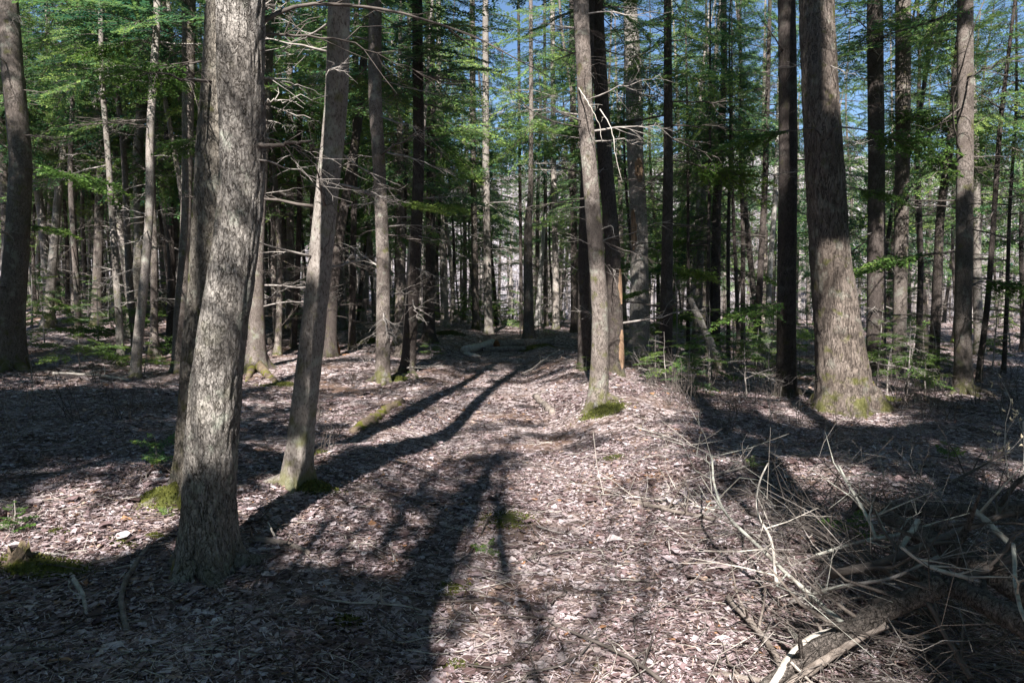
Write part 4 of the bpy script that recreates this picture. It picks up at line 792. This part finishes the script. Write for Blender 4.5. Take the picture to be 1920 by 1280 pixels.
def moss(px, py, w_, d_, h, label, seed, mat=MOSS):
    c = on_ground(px, py); rg = np.random.default_rng(seed); n = int(1500 * min(2.2, w_ * d_ * 8)) + 300; b = MB()
    a = np.linspace(0, 2 * PI, 20, endpoint=False); rings = np.linspace(0.05, 1, 7); V = []
    nz = 1 + .25 * vnoise(np.cos(a) * 1.7 + seed, np.sin(a) * 1.7, 0, seed)
    for r in rings:
        xx = c[0] + np.cos(a) * r * w_ * nz; yy = c[1] + np.sin(a) * r * d_ * nz; V.append(np.stack([xx, yy, ground(xx, yy) + h * (1 - r ** 2) - .012 * r + .012 * vnoise(xx * 14, yy * 14, 0, seed)], -1))
    i = np.arange(6)[:, None] * 20; j = np.arange(20)[None]; b.add(np.array(V), np.stack([i + j, i + (j + 1) % 20, i + 20 + (j + 1) % 20, i + 20 + j], -1), 0, np.full(140, .4))
    q = np.sqrt(rg.random(n)) * np.where(rg.random(n) < .3, rg.uniform(1, 1.7, n), 1.0); an = rg.uniform(0, 6.28, n); m2 = 1 + .25 * vnoise(np.cos(an) * 1.7 + seed, np.sin(an) * 1.7, 0, seed); q = q * 1.08
    x = c[0] + np.cos(an) * q * w_ * m2; y = c[1] + np.sin(an) * q * d_ * m2; z = ground(x, y) + h * np.clip(1 - q ** 2, 0, 1) - .004; az = rg.uniform(0, 6.28, n); hh = rg.uniform(.008, .022, n); ww = rg.uniform(.006, .012, n)
    dx, dy = np.cos(az) * ww, np.sin(az) * ww; p = np.stack([x, y, z], -1); tip = p + np.stack([rg.normal(0, .006, n), rg.normal(0, .006, n), hh], -1)
    Vt = np.stack([p - np.stack([dx, dy, 0 * dx], -1), p + np.stack([dx, dy, 0 * dx], -1), tip, tip], 1); b.add(Vt.reshape(-1, 3), np.arange(n * 4).reshape(-1, 4) // 4 * 4 + np.array([0, 1, 2, 2]), 0, np.repeat(rg.uniform(.1, .95, n), 4))
    return tag(link('moss_patch', b.mesh('moss_patch', [mat])), label, 'moss', 'moss patches on the forest floor')
for a in [(592, 920, .17, .16, .06, 'bright green moss cushion at the foot of the leaning slender trunk'), (950, 975, .20, .20, .02, 'flat olive moss patch in the middle of the trail'), (600, 850, .09, .09, .025, 'small bright moss tuft beside the shadow behind the leaning slender trunk'),
          (322, 932, .22, .2, .08, 'mossy mound at the foot of the mossy twin trunk'), (70, 1072, .3, .14, .05, 'dark moss around the stump in the shaded corner'), (106, 1001, .05, .05, .02, 'tiny yellow moss tuft on the sunlit strip near the seedling'),
          (292, 1007, .05, .04, .02, 'tiny yellow moss tuft on the sunlit strip beside the thickest trunk'), (1000, 652, .7, .5, .05, 'moss round the foot of the ragged dark trunk'), (1130, 772, .30, .22, .05, 'moss around the base of the cluster\'s front trunk'), (1150, 860, .14, .12, .02, 'pale green moss on the sunny verge past the cluster'),
          (850, 1110, .1, .1, .015, 'thin moss patch in the near trail, past the shadow'), (855, 1250, .1, .08, .015, 'thin moss patch at the very bottom of the trail'), (650, 1165, .08, .07, .02, 'moss tuft in the dappled shade of the near trail'), (745, 712, .2, .2, .06, 'yellow-green moss beside the smooth lit trunk'),
          (840, 625, .5, .4, .06, 'moss along the rise at the butt-swelled trunk'), (690, 640, .35, .3, .08, 'dull moss on the bank behind the orange stump'), (1650, 752, .35, .2, .08, 'bright moss climbing the long root of the bulging thick trunk'), (520, 722, .3, .2, .04, 'moss spreading over the wide root flare behind the thickest trunk'), (235, 1020, .07, .06, .012, 'olive moss smear along the edge of the sunlit strip')]:
    moss(*a, seed=int(a[0]))

# ------------------------------------------------------------------ fallen sticks, logs and the brush pile
def stick(name, pts, r0, r1, mat, label, cat='branch', group=None, twigs_=0, tl=.3, seed=0, segs=8, rough=.12, jit=.006, knots=0):
    """pts: (px, py, height above the ground)"""
    rg = np.random.default_rng(seed + int(pts[0][0])); P = np.array([on_ground(px, py, l) for px, py, l in pts])
    n = max(8, len(pts) * 5); P = curve(P, n, jit * .6, rg)
    for q_ in range(3): P[1:-1] = .25 * P[:-2] + .5 * P[1:-1] + .25 * P[2:]
    r = np.linspace(r0, r1, n); base = P[0].copy(); base[2] = float(ground(base[0], base[1])); P = P - base
    if r0 > .03: r = r * (1 + .08 * vnoise(np.arange(n) * .7, seed, 0, 3))
    t = thing(name, base, label, cat, group); b = MB(); b.add(*tube(P, r, segs, True, rg, rough)); link('stem', b.mesh('stem', [mat]), t)
    for k in range(twigs_):
        i = rg.integers(1, n - 1); d = P[min(i + 1, n - 1)] - P[i - 1]; d /= np.linalg.norm(d) + 1e-9; e = d * .8 + rg.normal(0, .6, 3); e[2] = abs(e[2]) * .7; e /= np.linalg.norm(e); l = tl * rg.uniform(.35, 1.1)
        c2 = [P[i], P[i] + e * l * .5 + rg.normal(0, .05, 3) * l, P[i] + e * l + rg.normal(0, .1, 3) * l]; tb = MB(); tb.add(*tube(c2, [r[i] * .45 + .0012, r[i] * .3 + .001, .0012], 5, False))
        for w_ in range(rg.integers(1, 4)):
            s_ = c2[1] + (c2[2] - c2[1]) * rg.random(); tb.add(*tube([s_, s_ + (e + rg.normal(0, .6, 3)) * l * rg.uniform(.2, .5)], [.0018, .0009], 3, False))
        link('twig', tb.mesh('twig', [mat]), t)
    return t
BP = 'branches in the brush pile'
S_ = [
 ('fallen_branch', [(1335, 852, .45), (1338, 905, .40), (1350, 960, .36), (1400, 1002, .30), (1450, 1050, .28), (1490, 1090, .25), (1590, 1178, .22)], .008, .016, LICHEN, 'long pale bowed branch, its thin end raised at the edge of the brush pile', BP, 14, .6),
 ('fallen_branch', [(1440, 868, .5), (1422, 905, .45), (1415, 962, .36), (1448, 1008, .3), (1455, 1090, .26)], .006, .012, TWIGP, 'crooked pale branch standing up beside the long bowed branch', BP, 9, .45),
 ('fallen_branch', [(1572, 872, .6), (1600, 925, .5), (1630, 970, .42), (1642, 1010, .35)], .007, .012, LICHEN, 'straight lichen-flecked branch slanting out of the top of the brush pile', BP, 8, .4),
 ('fallen_log', [(1765, 1092, .36), (1700, 1125, .31), (1610, 1170, .24), (1520, 1220, .16), (1430, 1290, .08)], .046, .030, BARK['fallen'], 'stout barked log, pale broken end uppermost, lying across the brush pile', BP, 3, .4),
 ('fallen_branch', [(1600, 1185, .2), (1545, 1182, .2), (1490, 1215, .17), (1445, 1290, .1)], .018, .022, TWIGP, 'curved smooth grey branch looping over the stout log\'s lower end', BP, 2, .3),
 ('fallen_branch', [(1660, 1165, .25), (1610, 1190, .2), (1530, 1245, .12), (1460, 1300, .08)], .024, .018, LOGM, 'dark branch running just under the curved smooth grey branch', BP, 4, .4),
 ('fallen_branch', [(1722, 975, .42), (1698, 1012, .36), (1680, 1040, .3)], .018, .016, LICHEN, 'short thick pale piece sticking up in the brush pile', BP, 0, .3),
 ('fallen_branch', [(1690, 1025, .42), (1720, 1050, .4), (1770, 1072, .38), (1825, 1085, .36)], .010, .013, TWIGP, 'smooth pale branch sloping across the centre of the brush pile', BP, 4, .3),
 ('fallen_branch', [(1530, 1040, .2), (1590, 1020, .24), (1650, 1006, .28), (1720, 1000, .3)], .010, .016, LICHEN, 'level lichened branch behind the short thick pale piece', BP, 5, .4),
 ('fallen_branch', [(1828, 958, .5), (1858, 985, .46), (1882, 1008, .42), (1905, 1030, .38)], .024, .018, LICHEN, 'split branch with a flat pale face at the top of the brush pile', BP, 1, .3),
 ('fallen_log', [(1600, 948, .18), (1700, 955, .24), (1830, 960, .28), (1960, 950, .3)], .035, .045, BARK['fallen'], 'long dark log lying level along the back of the brush pile', BP, 6, .5),
 ('fallen_log', [(1940, 1180, .3), (1850, 1130, .3), (1780, 1095, .3)], .05, .04, BARK['fallen'], 'shaded log running down from the stout log\'s broken end', BP, 4, .4),
 ('fallen_branch', [(1640, 1130, .2), (1760, 1100, .3), (1900, 1045, .4)], .020, .014, TWIGD, 'dark branch crossing behind the stout log in the brush pile', BP, 8, .5),
 ('fallen_branch', [(1560, 1075, .2), (1660, 1060, .3), (1780, 1000, .42), (1900, 960, .45)], .022, .012, TWIGD, 'dark straight branch rising toward the split branch', BP, 8, .5),
 ('fallen_branch', [(1400, 960, .1), (1500, 985, .15), (1620, 1040, .2), (1700, 1100, .3)], .014, .012, TWIGD, 'dark sloping branch under the long pale bowed branch', BP, 8, .5),
 ('fallen_branch', [(1820, 1270, .1), (1780, 1200, .2), (1740, 1130, .3)], .012, .008, TWIGD, 'dark branch propped under the near side of the stout log', BP, 5, .4),
 ('fallen_branch', [(1900, 1020, .5), (1905, 1090, .45), (1915, 1160, .4)], .012, .010, LICHEN, 'upright lichened piece at the outer side of the brush pile', BP, 2, .3),
 ('fallen_log', [(1660, 965, .3), (1790, 1035, .35), (1930, 1120, .3)], .04, .05, BARK['fallen'], 'dim log slanting down through the darkest part of the brush pile', BP, 5, .5),
 ('fallen_branch', [(1480, 1130, .06), (1560, 1100, .15), (1680, 1085, .3), (1760, 1040, .4)], .012, .006, TWIG, 'thin grey branch arching over the hollow of the brush pile', BP, 8, .4),
 ('fallen_branch', [(1365, 1120, .05), (1420, 1180, .05), (1450, 1215, .05), (1470, 1270, .06)], .016, .014, LOGM, 'brown rough branch at the trail-side tip of the brush pile', BP, 5, .3),
 ('fallen_branch', [(1475, 1285, .03), (1400, 1270, .03), (1310, 1262, .02)], .014, .010, LOGM, 'flat brown stick at the bottom edge of the trail', None, 1, .2),
 ('fallen_branch', [(1170, 938, .02), (1215, 945, .03), (1270, 960, .04), (1340, 972, .05)], .016, .012, LOGM, 'brown branch lying across the sunny verge', None, 9, .6),
 ('fallen_branch', [(1340, 955, .04), (1260, 940, .03), (1190, 930, .02), (1110, 925, .02)], .007, .003, TWIGP, 'thin pale branch lying just above the brown branch on the verge', None, 10, .6),
 ('fallen_branch', [(965, 1055, .02), (1010, 1040, .03), (1080, 1028, .02), (1140, 1030, .02)], .008, .004, TWIGD, 'slim dark curved stick lying on the trail beside the orange needles', None, 3, .25),
 ('fallen_branch', [(995, 1140, .02), (1030, 1165, .03), (1090, 1192, .03), (1150, 1215, .03), (1220, 1260, .03), (1270, 1300, .02)], .006, .010, TWIGD, 'long thin dark branch crossing the near trail', None, 6, .35),
 ('fallen_branch', [(1005, 985, .02), (1045, 1000, .02), (1090, 1000, .02)], .006, .003, TWIG, 'short crooked twig by the flat moss in the trail', None, 3, .2),
 ('fallen_branch', [(610, 1125, .02), (680, 1130, .03), (740, 1132, .03), (790, 1142, .02)], .006, .005, TWIGP, 'thin pale twig bent over the dappled trail', None, 3, .2),
 ('fallen_branch', [(470, 1012, .03), (510, 1013, .03), (545, 1020, .03), (582, 1036, .03)], .022, .014, LOGM, 'short grey stick lying beside the thickest trunk', None, 2, .2),
 ('fallen_branch', [(515, 1005, .03), (508, 990, .08), (502, 978, .12)], .008, .005, TWIGP, 'small upright chip of branch above the short grey stick', None, 0, .2),
 ('fallen_branch', [(280, 1022, .03), (262, 1045, .03), (240, 1080, .03), (225, 1115, .03), (232, 1150, .03), (240, 1182, .02)], .013, .016, LOGM, 'long curved stick with peeling bark in the shaded corner', None, 2, .2),
 ('fallen_branch', [(136, 1080, .02), (148, 1100, .02), (158, 1125, .02), (164, 1158, .02)], .014, .013, TWIGP, 'short thick pale stick in the shaded corner', None, 0, .2),
 ('fallen_branch', [(0, 1036, .02), (60, 1035, .02), (130, 1040, .02)], .009, .006, TWIGP, 'pale stick along the sunlit strip behind the small stump', None, 2, .2),
 ('fallen_branch', [(170, 1055, .02), (230, 1045, .03), (300, 1025, .02)], .009, .006, LOGM, 'thin grey stick touching the long curved stick\'s upper end', None, 3, .2),
 ('fallen_branch', [(0, 1215, .02), (60, 1216, .02), (130, 1218, .02), (180, 1222, .02)], .010, .008, LOGM, 'straight stick in the darkest corner of the leaf litter', None, 1, .2),
 ('fallen_branch', [(980, 700, .03), (1005, 688, .05), (1030, 665, .1), (1050, 655, .15)], .012, .006, TWIGP, 'pale curved branch on the grassy edge before the cluster', None, 5, .5),
 ('fallen_branch', [(762, 690, .1), (790, 686, .35), (815, 684, .4), (842, 688, .4)], .012, .006, TWIGP, 'pale forked dead branch jutting toward the trail by the dark shaded trunk', None, 7, .5),
 ('fallen_branch', [(100, 700, .2), (150, 702, .12), (195, 704, .06), (240, 712, .03)], .03, .02, TWIGP, 'pale fallen pole before the clump on the bank', None, 8, .5),
 ('fallen_branch', [(560, 640, .1), (520, 642, .05), (490, 668, .04)], .03, .02, LOGM, 'brown fallen branch beyond the wide root flare', None, 2, .5),
 ('fallen_branch', [(1340, 890, .05), (1420, 868, .06), (1500, 850, .05), (1600, 858, .04)], .010, .006, TWIG, 'grey branch in the shade on the rough verge', None, 10, .5),
 ('fallen_branch', [(1190, 800, .03), (1260, 820, .04), (1330, 850, .05)], .009, .005, TWIGP, 'pale straight branch on the verge beside the long trunk shadow', None, 8, .5),
 ('fallen_branch', [(1780, 905, .1), (1830, 880, .2), (1880, 850, .3)], .012, .008, TWIGD, 'dark leaning branch under the budding shrub', None, 6, .4)]
for q, a in enumerate(S_):
    stick(a[0], a[1], a[2] * (.72 if a[4] in (LICHEN, TWIGP) and a[6] else 1), a[3] * (.72 if a[4] in (LICHEN, TWIGP) and a[6] else 1), a[4], a[5], 'log' if a[0] == 'fallen_log' else 'branch', a[6], a[7], a[8], seed=q * 7 + 1)
b = MB(); tg = np.random.default_rng(63)
for k in range(680):
    px = tg.uniform(1430, 1990); py = tg.uniform(955, 1290) if px > 1520 else tg.uniform(900, 1080); g = on_ground(px, py); z0 = tg.uniform(0, .24 if px > 1520 else .14) * (.5 if py > 1120 else 1); az = tg.uniform(0, 6.28); L = tg.uniform(.2, .9)
    d = np.array([math.cos(az), math.sin(az), tg.normal(.1, .35)]); P = [g + [0, 0, z0], g + d * L * .5 + [tg.normal(0, .05), tg.normal(0, .05), z0 + .03], g + d * L + [0, 0, z0]]
    P = curve(P, 6, .03 * L, tg); P = [np.array([p[0], p[1], max(p[2], float(ground(p[0], p[1])) + .005)]) for p in P]; rr = tg.uniform(.0011, .0038)
    b.add(*tube(P, rr * np.array([1, .92, .8, .65, .5, .25]), 4, False), int(tg.random() < .7))
    for w_ in range(3):
        s_ = P[tg.integers(1, 5)]; b.add(*tube([s_, s_ + (d + tg.normal(0, .7, 3)) * L * .25], [rr * .4, rr * .2], 3, False), int(tg.random() < .7))
tag(link('twig_tangle', b.mesh('twig_tangle', [TWIG, TWIGD])), 'tangle of fine dead twigs filling the brush pile', None, None, 'stuff')
# logs at the end of the trail, rotten log and stumps
def log(pts, r, mat, label, cap=None, seed=0, rough=.1):
    P = np.array([on_ground(px, py, r * .7) for px, py in pts]); n = 18; rg = np.random.default_rng(seed); P = curve(P, n, .01, rg); P[:, 2] -= r * (.55 if mat is LOGMOSS else .2); base = P[0].copy(); base[2] = float(ground(base[0], base[1])); P -= base
    rr = r * (1 + .12 * vnoise(np.arange(n) * .5, seed, 0, 2)); t = thing('fallen_log', base, label, 'log'); b = MB(); b.add(*tube(P, rr, 16, True, rg, rough)); link('stem', b.mesh('stem', [mat]), t)
    if cap:
        d = (P[0] - P[1]) / np.linalg.norm(P[0] - P[1]); b = MB(); b.add(*tube([P[0] + d * .003, P[0] + d * .03, P[0] + d * .035], [r * .96, r * .9, r * .5], 16, True, rg, .08)); link('cut_end', b.mesh('cut_end', [cap]), t)
    return t
log([(872, 655), (905, 648), (925, 642)], .13, TWIGP, 'grey barkless log lying across the end of the trail', seed=1)
log([(932, 645), (985, 642), (1040, 640)], .15, LOGM, 'thick log with a reddish broken end behind the ragged dark trunk', ROT, 2)
log([(905, 655), (950, 654), (985, 653)], .09, LOGM, 'thin dark log just in front of the reddish-ended log', seed=3)
log([(662, 806), (690, 790), (718, 768), (752, 748)], .065, LOGMOSS, 'rotten mossy log half sunk in the leaves beside the trail', None, 4, .4)
log([(1004, 742), (1020, 755), (1038, 772)], .05, LOGM, 'short tan piece of wood half buried at the trail\'s edge', seed=5)
log([(500, 640), (540, 605), (570, 575)], .12, LOGM, 'dark fallen trunk on the bank behind the leaning slender trunk', seed=6)
log([(870, 662), (900, 668)], .05, TWIGP, 'short grey log piece in the shade of the trail\'s end', seed=8)
# leaning dead trunk in the pale gap
t = thing('leaning_snag', gp(4.1, 15.6), 'pale barkless dead trunk leaning in the gap past the narrow black trunk', 'dead tree'); b = MB(); lp = np.random.default_rng(4)
b.add(*tube(curve([[.35, 0, -.1], [.02, .2, .7], [-.3, .4, 1.5]], 12, .004, lp), np.linspace(.11, .06, 12), 12, True, lp, .12)); link('trunk', b.mesh('trunk', [BARK['grey']]), t)
def stump(px, py, r, h, label, mat, base_mat, seed):
    c = on_ground(px, py); rg = np.random.default_rng(seed); t = thing('rotten_stump', c, label, 'stump'); n = 16; a = np.linspace(0, 2 * PI, n, endpoint=False); b = MB(); V = []
    top = h * (.5 + .5 * rg.random(n))
    for q in np.linspace(-.15, 1, 7): V.append(np.stack([np.cos(a) * r * (1.35 - .45 * q) * (1 + .15 * rg.normal(size=n)), np.sin(a) * r * (1.35 - .45 * q) * (1 + .15 * rg.normal(size=n)), top * q], -1))
    V.append(np.stack([np.cos(a) * r * .5, np.sin(a) * r * .5, top * .45], -1))
    i = np.arange(7)[:, None] * n; j = np.arange(n)[None]; b.add(np.array(V), np.stack([i + j, i + (j + 1) % n, i + n + (j + 1) % n, i + n + j], -1)); link('stump_wood', b.mesh('stump_wood', [mat], False), t)
    b = MB()
    for k in range(26):
        an = rg.uniform(0, 6.28); rr = r * rg.uniform(1, 3.2); x, y = c[0] + math.cos(an) * rr, c[1] + math.sin(an) * rr; p = np.array([x, y, float(ground(x, y)) + .015]) - c; d = rg.normal(0, 1, 3) * [1, 1, .2] * r * .35
        b.add(*tube([p - d, p, p + d], [.006, .018, .004], 5, True))
    link('wood_crumbs', b.mesh('wood_crumbs', [base_mat]), t)['kind'] = 'stuff'
stump(628, 668, .10, .42, 'crumbling bright orange stump on the bank behind the leaning slender trunk', ROT, ROT, 1)
stump(38, 1062, .05, .16, 'small mossy stump at the edge of the shaded corner', LOGMOSS, LOGMOSS, 2)
stump(748, 668, .09, .35, 'pale snapped stump behind the smooth lit trunk', LOGM, LOGM, 3)

# ------------------------------------------------------------------ saplings, shrubs and seedlings
def sapling(c, H, n, Lm, label, seed, mats=(0, 1), group=None, low=.25, dead=.0, small=True, name='hemlock_sapling'):
    rg = np.random.default_rng(seed); t = thing(name, c, label, 'sapling', group); P = curve([[0, 0, -.03], [rg.normal(0, .04) * H, rg.normal(0, .04) * H, H * .5], [rg.normal(0, .06) * H, rg.normal(0, .06) * H, H]], 10, .004, rg)
    b = MB(); b.add(*tube(P, np.linspace(.007 + .007 * H, .002, 10), 6)); link('stem', b.mesh('stem', [TWIG]), t); f = MB()
    for k in range(n):
        q = low + (1 - low) * (k + rg.random()) / n; p = np.array([np.interp(q * H, P[:, 2], P[:, i]) for i in range(3)]); L = Lm * (1.1 - q) ** .7 * rg.uniform(.6, 1.1)
        M = rot(k * 2.4 + rg.normal(0, .5), R(rg.uniform(-12, 22)), rg.normal(0, .15)) * (L / 1.2)
        if rg.random() < dead: f.addmb(DEADMB[rg.integers(9)], M * 1.2, p)
        else: f.addmb(LIMBS_T[rg.integers(3)] if name == 'conifer_seedling' else LIMBS_S[rg.integers(5)], M, p)
    link('foliage', f.mesh('foliage', [TWIG, NEEDLEY if mats[1] == 1 else NEEDLE]), t); return t
SAP = [(1700, 742, 1.15, 9, .75, 'young hemlock with bright green tips over bare twigs, past the mossy root', .45), (1735, 742, 1.0, 9, .5, 'small twiggy sapling between the bright-tipped hemlock and the budding shrub', .6), (1290, 742, .75, 10, .5, 'olive-green bushy sapling in the pale gap before the lone narrow trunk', .1),
       (1330, 735, 1.3, 12, .6, 'taller green sapling beside the olive bushy one', .3), (1400, 745, 1.0, 9, .55, 'half-bare sapling in the dark undergrowth before the pencil-thin stems', .6), (1470, 705, 1.5, 12, .9, 'leafy hemlock sapling behind the even black trunk', .1), (1235, 660, 1.6, 12, .8, 'light green sapling by the pale ragged trunk', .1),
       (1010, 640, 1.6, 8, .6, 'sparse sunlit sapling behind the ragged dark trunk', .1), (975, 630, 1.5, 9, .7, 'low yellow-green sapling among the trunks beyond the reddish-ended log', .1), (85, 650, 1.5, 12, 1.0, 'green hemlock sapling in front of the dark stand on the bank', .1), (150, 690, .7, 8, 1.0, 'low spreading green sapling before the thin wavering trunk', 0.0),
       (185, 640, 1.5, 10, .8, 'dim sapling behind the thin wavering trunk', .3), (270, 700, .6, 8, .5, 'bright sprig at the foot of the clump on the bank', 0.0), (810, 672, .45, 8, .42, 'dark green tuft of a sapling by the very dark trunk', 0.0), (768, 716, .22, 7, .25, 'tiny light green sapling in the sun by the dark shaded trunk', 0.0), (1100, 705, .35, 6, .3, 'green sprig at the foot of the reddish dark trunk', 0.0),
       (1185, 690, .9, 9, .5, 'shaded sapling right behind the trunk with orange bare wood', .3), (1655, 690, 1.3, 10, .9, 'dark sapling behind the bulging thick trunk', .2), (1860, 700, 1.6, 12, .8, 'dark twiggy sapling behind the thin leaning black stem', .5), (1540, 730, .8, 9, .4, 'small bare-limbed sapling against the bulging thick trunk', .6), (1555, 700, 1.2, 10, .7, 'green-tipped sapling between the even black trunk and the bulging one', .4),
       (1120, 640, 1.4, 10, .7, 'green sapling glimpsed behind the cluster of three', .1), (1500, 690, 1.3, 12, .8, 'dense dark sapling in the shade next to the even black trunk', .3), (1430, 700, 1.1, 10, .7, 'bright green sapling below the light grey smooth trunk', .15), (1375, 690, 1.4, 10, .7, 'green sapling among the pencil-thin stems', .2)]
for q, (px, py, H, n, L, lab, dead) in enumerate(SAP):
    sapling(on_ground(px, py), H, int(n * 1.5), L * 1.35, lab, 900 + q, (0, 1 if q % 3 != 2 else 0), dead=dead)
sapling(on_ground(24, 1002), .21, 11, .17, 'bright green conifer seedling at the edge of the sunlit strip', 990, low=.15, name='conifer_seedling')
sapling(on_ground(1775, 870), .2, 7, .22, 'bright green seedling in the sun under the budding shrub', 991, name='conifer_seedling')
sapling(on_ground(915, 1035), .07, 6, .14, 'pale lichen-green sprig lying on the trail', 992, low=.0, name='conifer_seedling')
sapling(on_ground(315, 972), .08, 5, .1, 'tiny green sprig on the sunlit strip near the thickest trunk', 993, name='conifer_seedling')
sapling(on_ground(1410, 880), .12, 6, .14, 'tiny green seedling on the rough verge', 994, name='conifer_seedling')
sapling(on_ground(290, 880), .3, 8, .3, 'small green seedling in the shade beside the mossy twin trunk', 995, (0, 0), name='conifer_seedling')
sapling(on_ground(1600, 1000, .2), .12, 6, .2, 'green sprig caught on top of the brush pile', 996, low=0, name='conifer_seedling')
def shrub(c, H, n, label, seed, mat=TWIG, buds=False, spread=.35, r=.004):
    rg = np.random.default_rng(seed); t = thing('bare_shrub', c, label, 'shrub'); b = MB(); bd = MB()
    def seg(p, d, L, r, lv):
        P = curve([p, p + d * L * .5 + rg.normal(0, .06, 3) * L, p + d * L + rg.normal(0, .1, 3) * L], 5, .01 * L, rg); b.add(*tube(P, np.linspace(r, r * .5, 5), 5 if lv == 0 else 3, False))
        if lv < 2:
            for w_ in range(rg.integers(2, 5)):
                i = rg.integers(1, 5); e = d + rg.normal(0, .6, 3); e /= np.linalg.norm(e); seg(P[i], e, L * rg.uniform(.3, .6), r * .5, lv + 1)
        if buds and (lv == 2 or rg.random() < .6):
            for w_ in range(3):
                e = d + rg.normal(0, .5, 3); e /= np.linalg.norm(e); l = rg.uniform(.02, .045); bd.add(*tube([P[-1], P[-1] + e * l * .5, P[-1] + e * l], [.002, .006, .0015], 5, True))
    for k in range(n):
        d = np.array([rg.normal(0, spread), rg.normal(0, spread), 1.0]); d /= np.linalg.norm(d); seg(np.array([rg.normal(0, .04), rg.normal(0, .04), -.02]), d, H * rg.uniform(.6, 1), r, 0)
    link('stems', b.mesh('stems', [mat]), t)['kind'] = 'stuff'
    if buds: link('buds', bd.mesh('buds', [BUD]), t)['kind'] = 'stuff'
shrub(on_ground(1908, 900), .75, 3, 'bare shrub with pale curled buds standing in the sun', 1, TWIGP, True, .45, .006); shrub(on_ground(1840, 872), .4, 3, 'low bare shrub with pale buds next to the taller budding one', 2, TWIGP, True, .5)
SH = [(1440, 790, .6, 'bare shrub on the shaded verge below the even black trunk'), (1365, 815, .5, 'forked pale bare shrub on the verge in sunlight'), (1500, 800, .55, 'bare shrub between the even black trunk and the bulging trunk\'s foot'), (1690, 850, .45, 'bare shrub with green-tinged shade behind it, below the mossy root'), (1320, 745, .7, 'tangled bare shrub under the taller green sapling'),
      (1280, 760, .55, 'wiry bare shrub before the olive bushy sapling'), (1420, 735, .7, 'grey bare shrub in the dark undergrowth'), (1560, 830, .4, 'low bare shrub before the bulging thick trunk'), (1780, 790, .5, 'bare shrub at the weathered log past the bulging trunk'), (60, 760, .8, 'bare shrub in shade below the crooked thick trunk'), (140, 790, .7, 'spreading bare shrub in the shaded leaves on the bank'),
      (230, 790, .6, 'upright bare shrub near the mossy twin trunk'), (20, 830, .7, 'bare shrub in deep shade at the picture\'s edge'), (590, 790, .35, 'tiny bare shrub in the sun by the leaning slender trunk'), (610, 850, .4, 'single-stemmed bare shrub by the small bright moss tuft'), (690, 680, .6, 'bare shrub behind the smooth lit trunk'), (660, 720, .4, 'wispy bare shrub in front of the orange stump'),
      (1130, 640, .9, 'bare shrub behind the cluster of three'), (1225, 720, .6, 'bare shrub beside the pale ragged trunk'), (1830, 760, .7, 'bare shrub at the foot of the shaded upright trunk'), (1880, 790, .7, 'dense bare shrub beyond the budding one'), (300, 740, .5, 'bare shrub at the foot of the clump on the bank'), (180, 720, .6, 'bare shrub by the pale fallen pole')]
for q, (px, py, H, lab) in enumerate(SH): shrub(on_ground(px, py), H * .95, 6, lab, 30 + q, TWIGD if q % 3 else TWIG)

ug = np.random.default_rng(88)
for q in range(30):
    px, py = (ug.uniform(1200, 1560), ug.uniform(690, 775)) if q < 18 else (ug.uniform(1640, 1930), ug.uniform(700, 790))
    shrub(on_ground(px, py), ug.uniform(.35, .75), 6, 'leafless shrub lost in the shaded tangle of undergrowth under the trees', 200 + q, TWIGD)
for o in list(COL.objects):
    if o.get('label', '').startswith('leafless shrub lost'): o['group'] = 'leafless undergrowth in the shade'

for q in range(46):
    px = [ug.uniform(30, 345), ug.uniform(500, 760), ug.uniform(820, 1080), ug.uniform(1200, 1900)][q % 4]; yy = ug.uniform(17, 30); xx = (px - 960) / F_PX * yy
    if q % 4 == 2: yy = ug.uniform(28, 36); xx = (px - 960) / F_PX * yy
    sapling(gp(xx, yy), ug.uniform(1.2, 3.4), 16, ug.uniform(.9, 1.7), 'light green young hemlock growing among the crowded trunks', 3000 + q, (0, 1 if q % 3 else 0), 'young hemlocks among the crowded trunks', .15)

for q in range(14):
    px = ug.uniform(1215, 1460) if q < 9 else ug.uniform(1640, 1790); yy = ug.uniform(11.5, 16); xx = (px - 960) / F_PX * yy
    sapling(gp(xx, yy), ug.uniform(.6, 1.5), 13, ug.uniform(.5, .95), 'low green hemlock sapling in the shaded undergrowth under the straight black trunks', 4000 + q, (0, 1), 'low saplings in the undergrowth', .15, dead=.15)
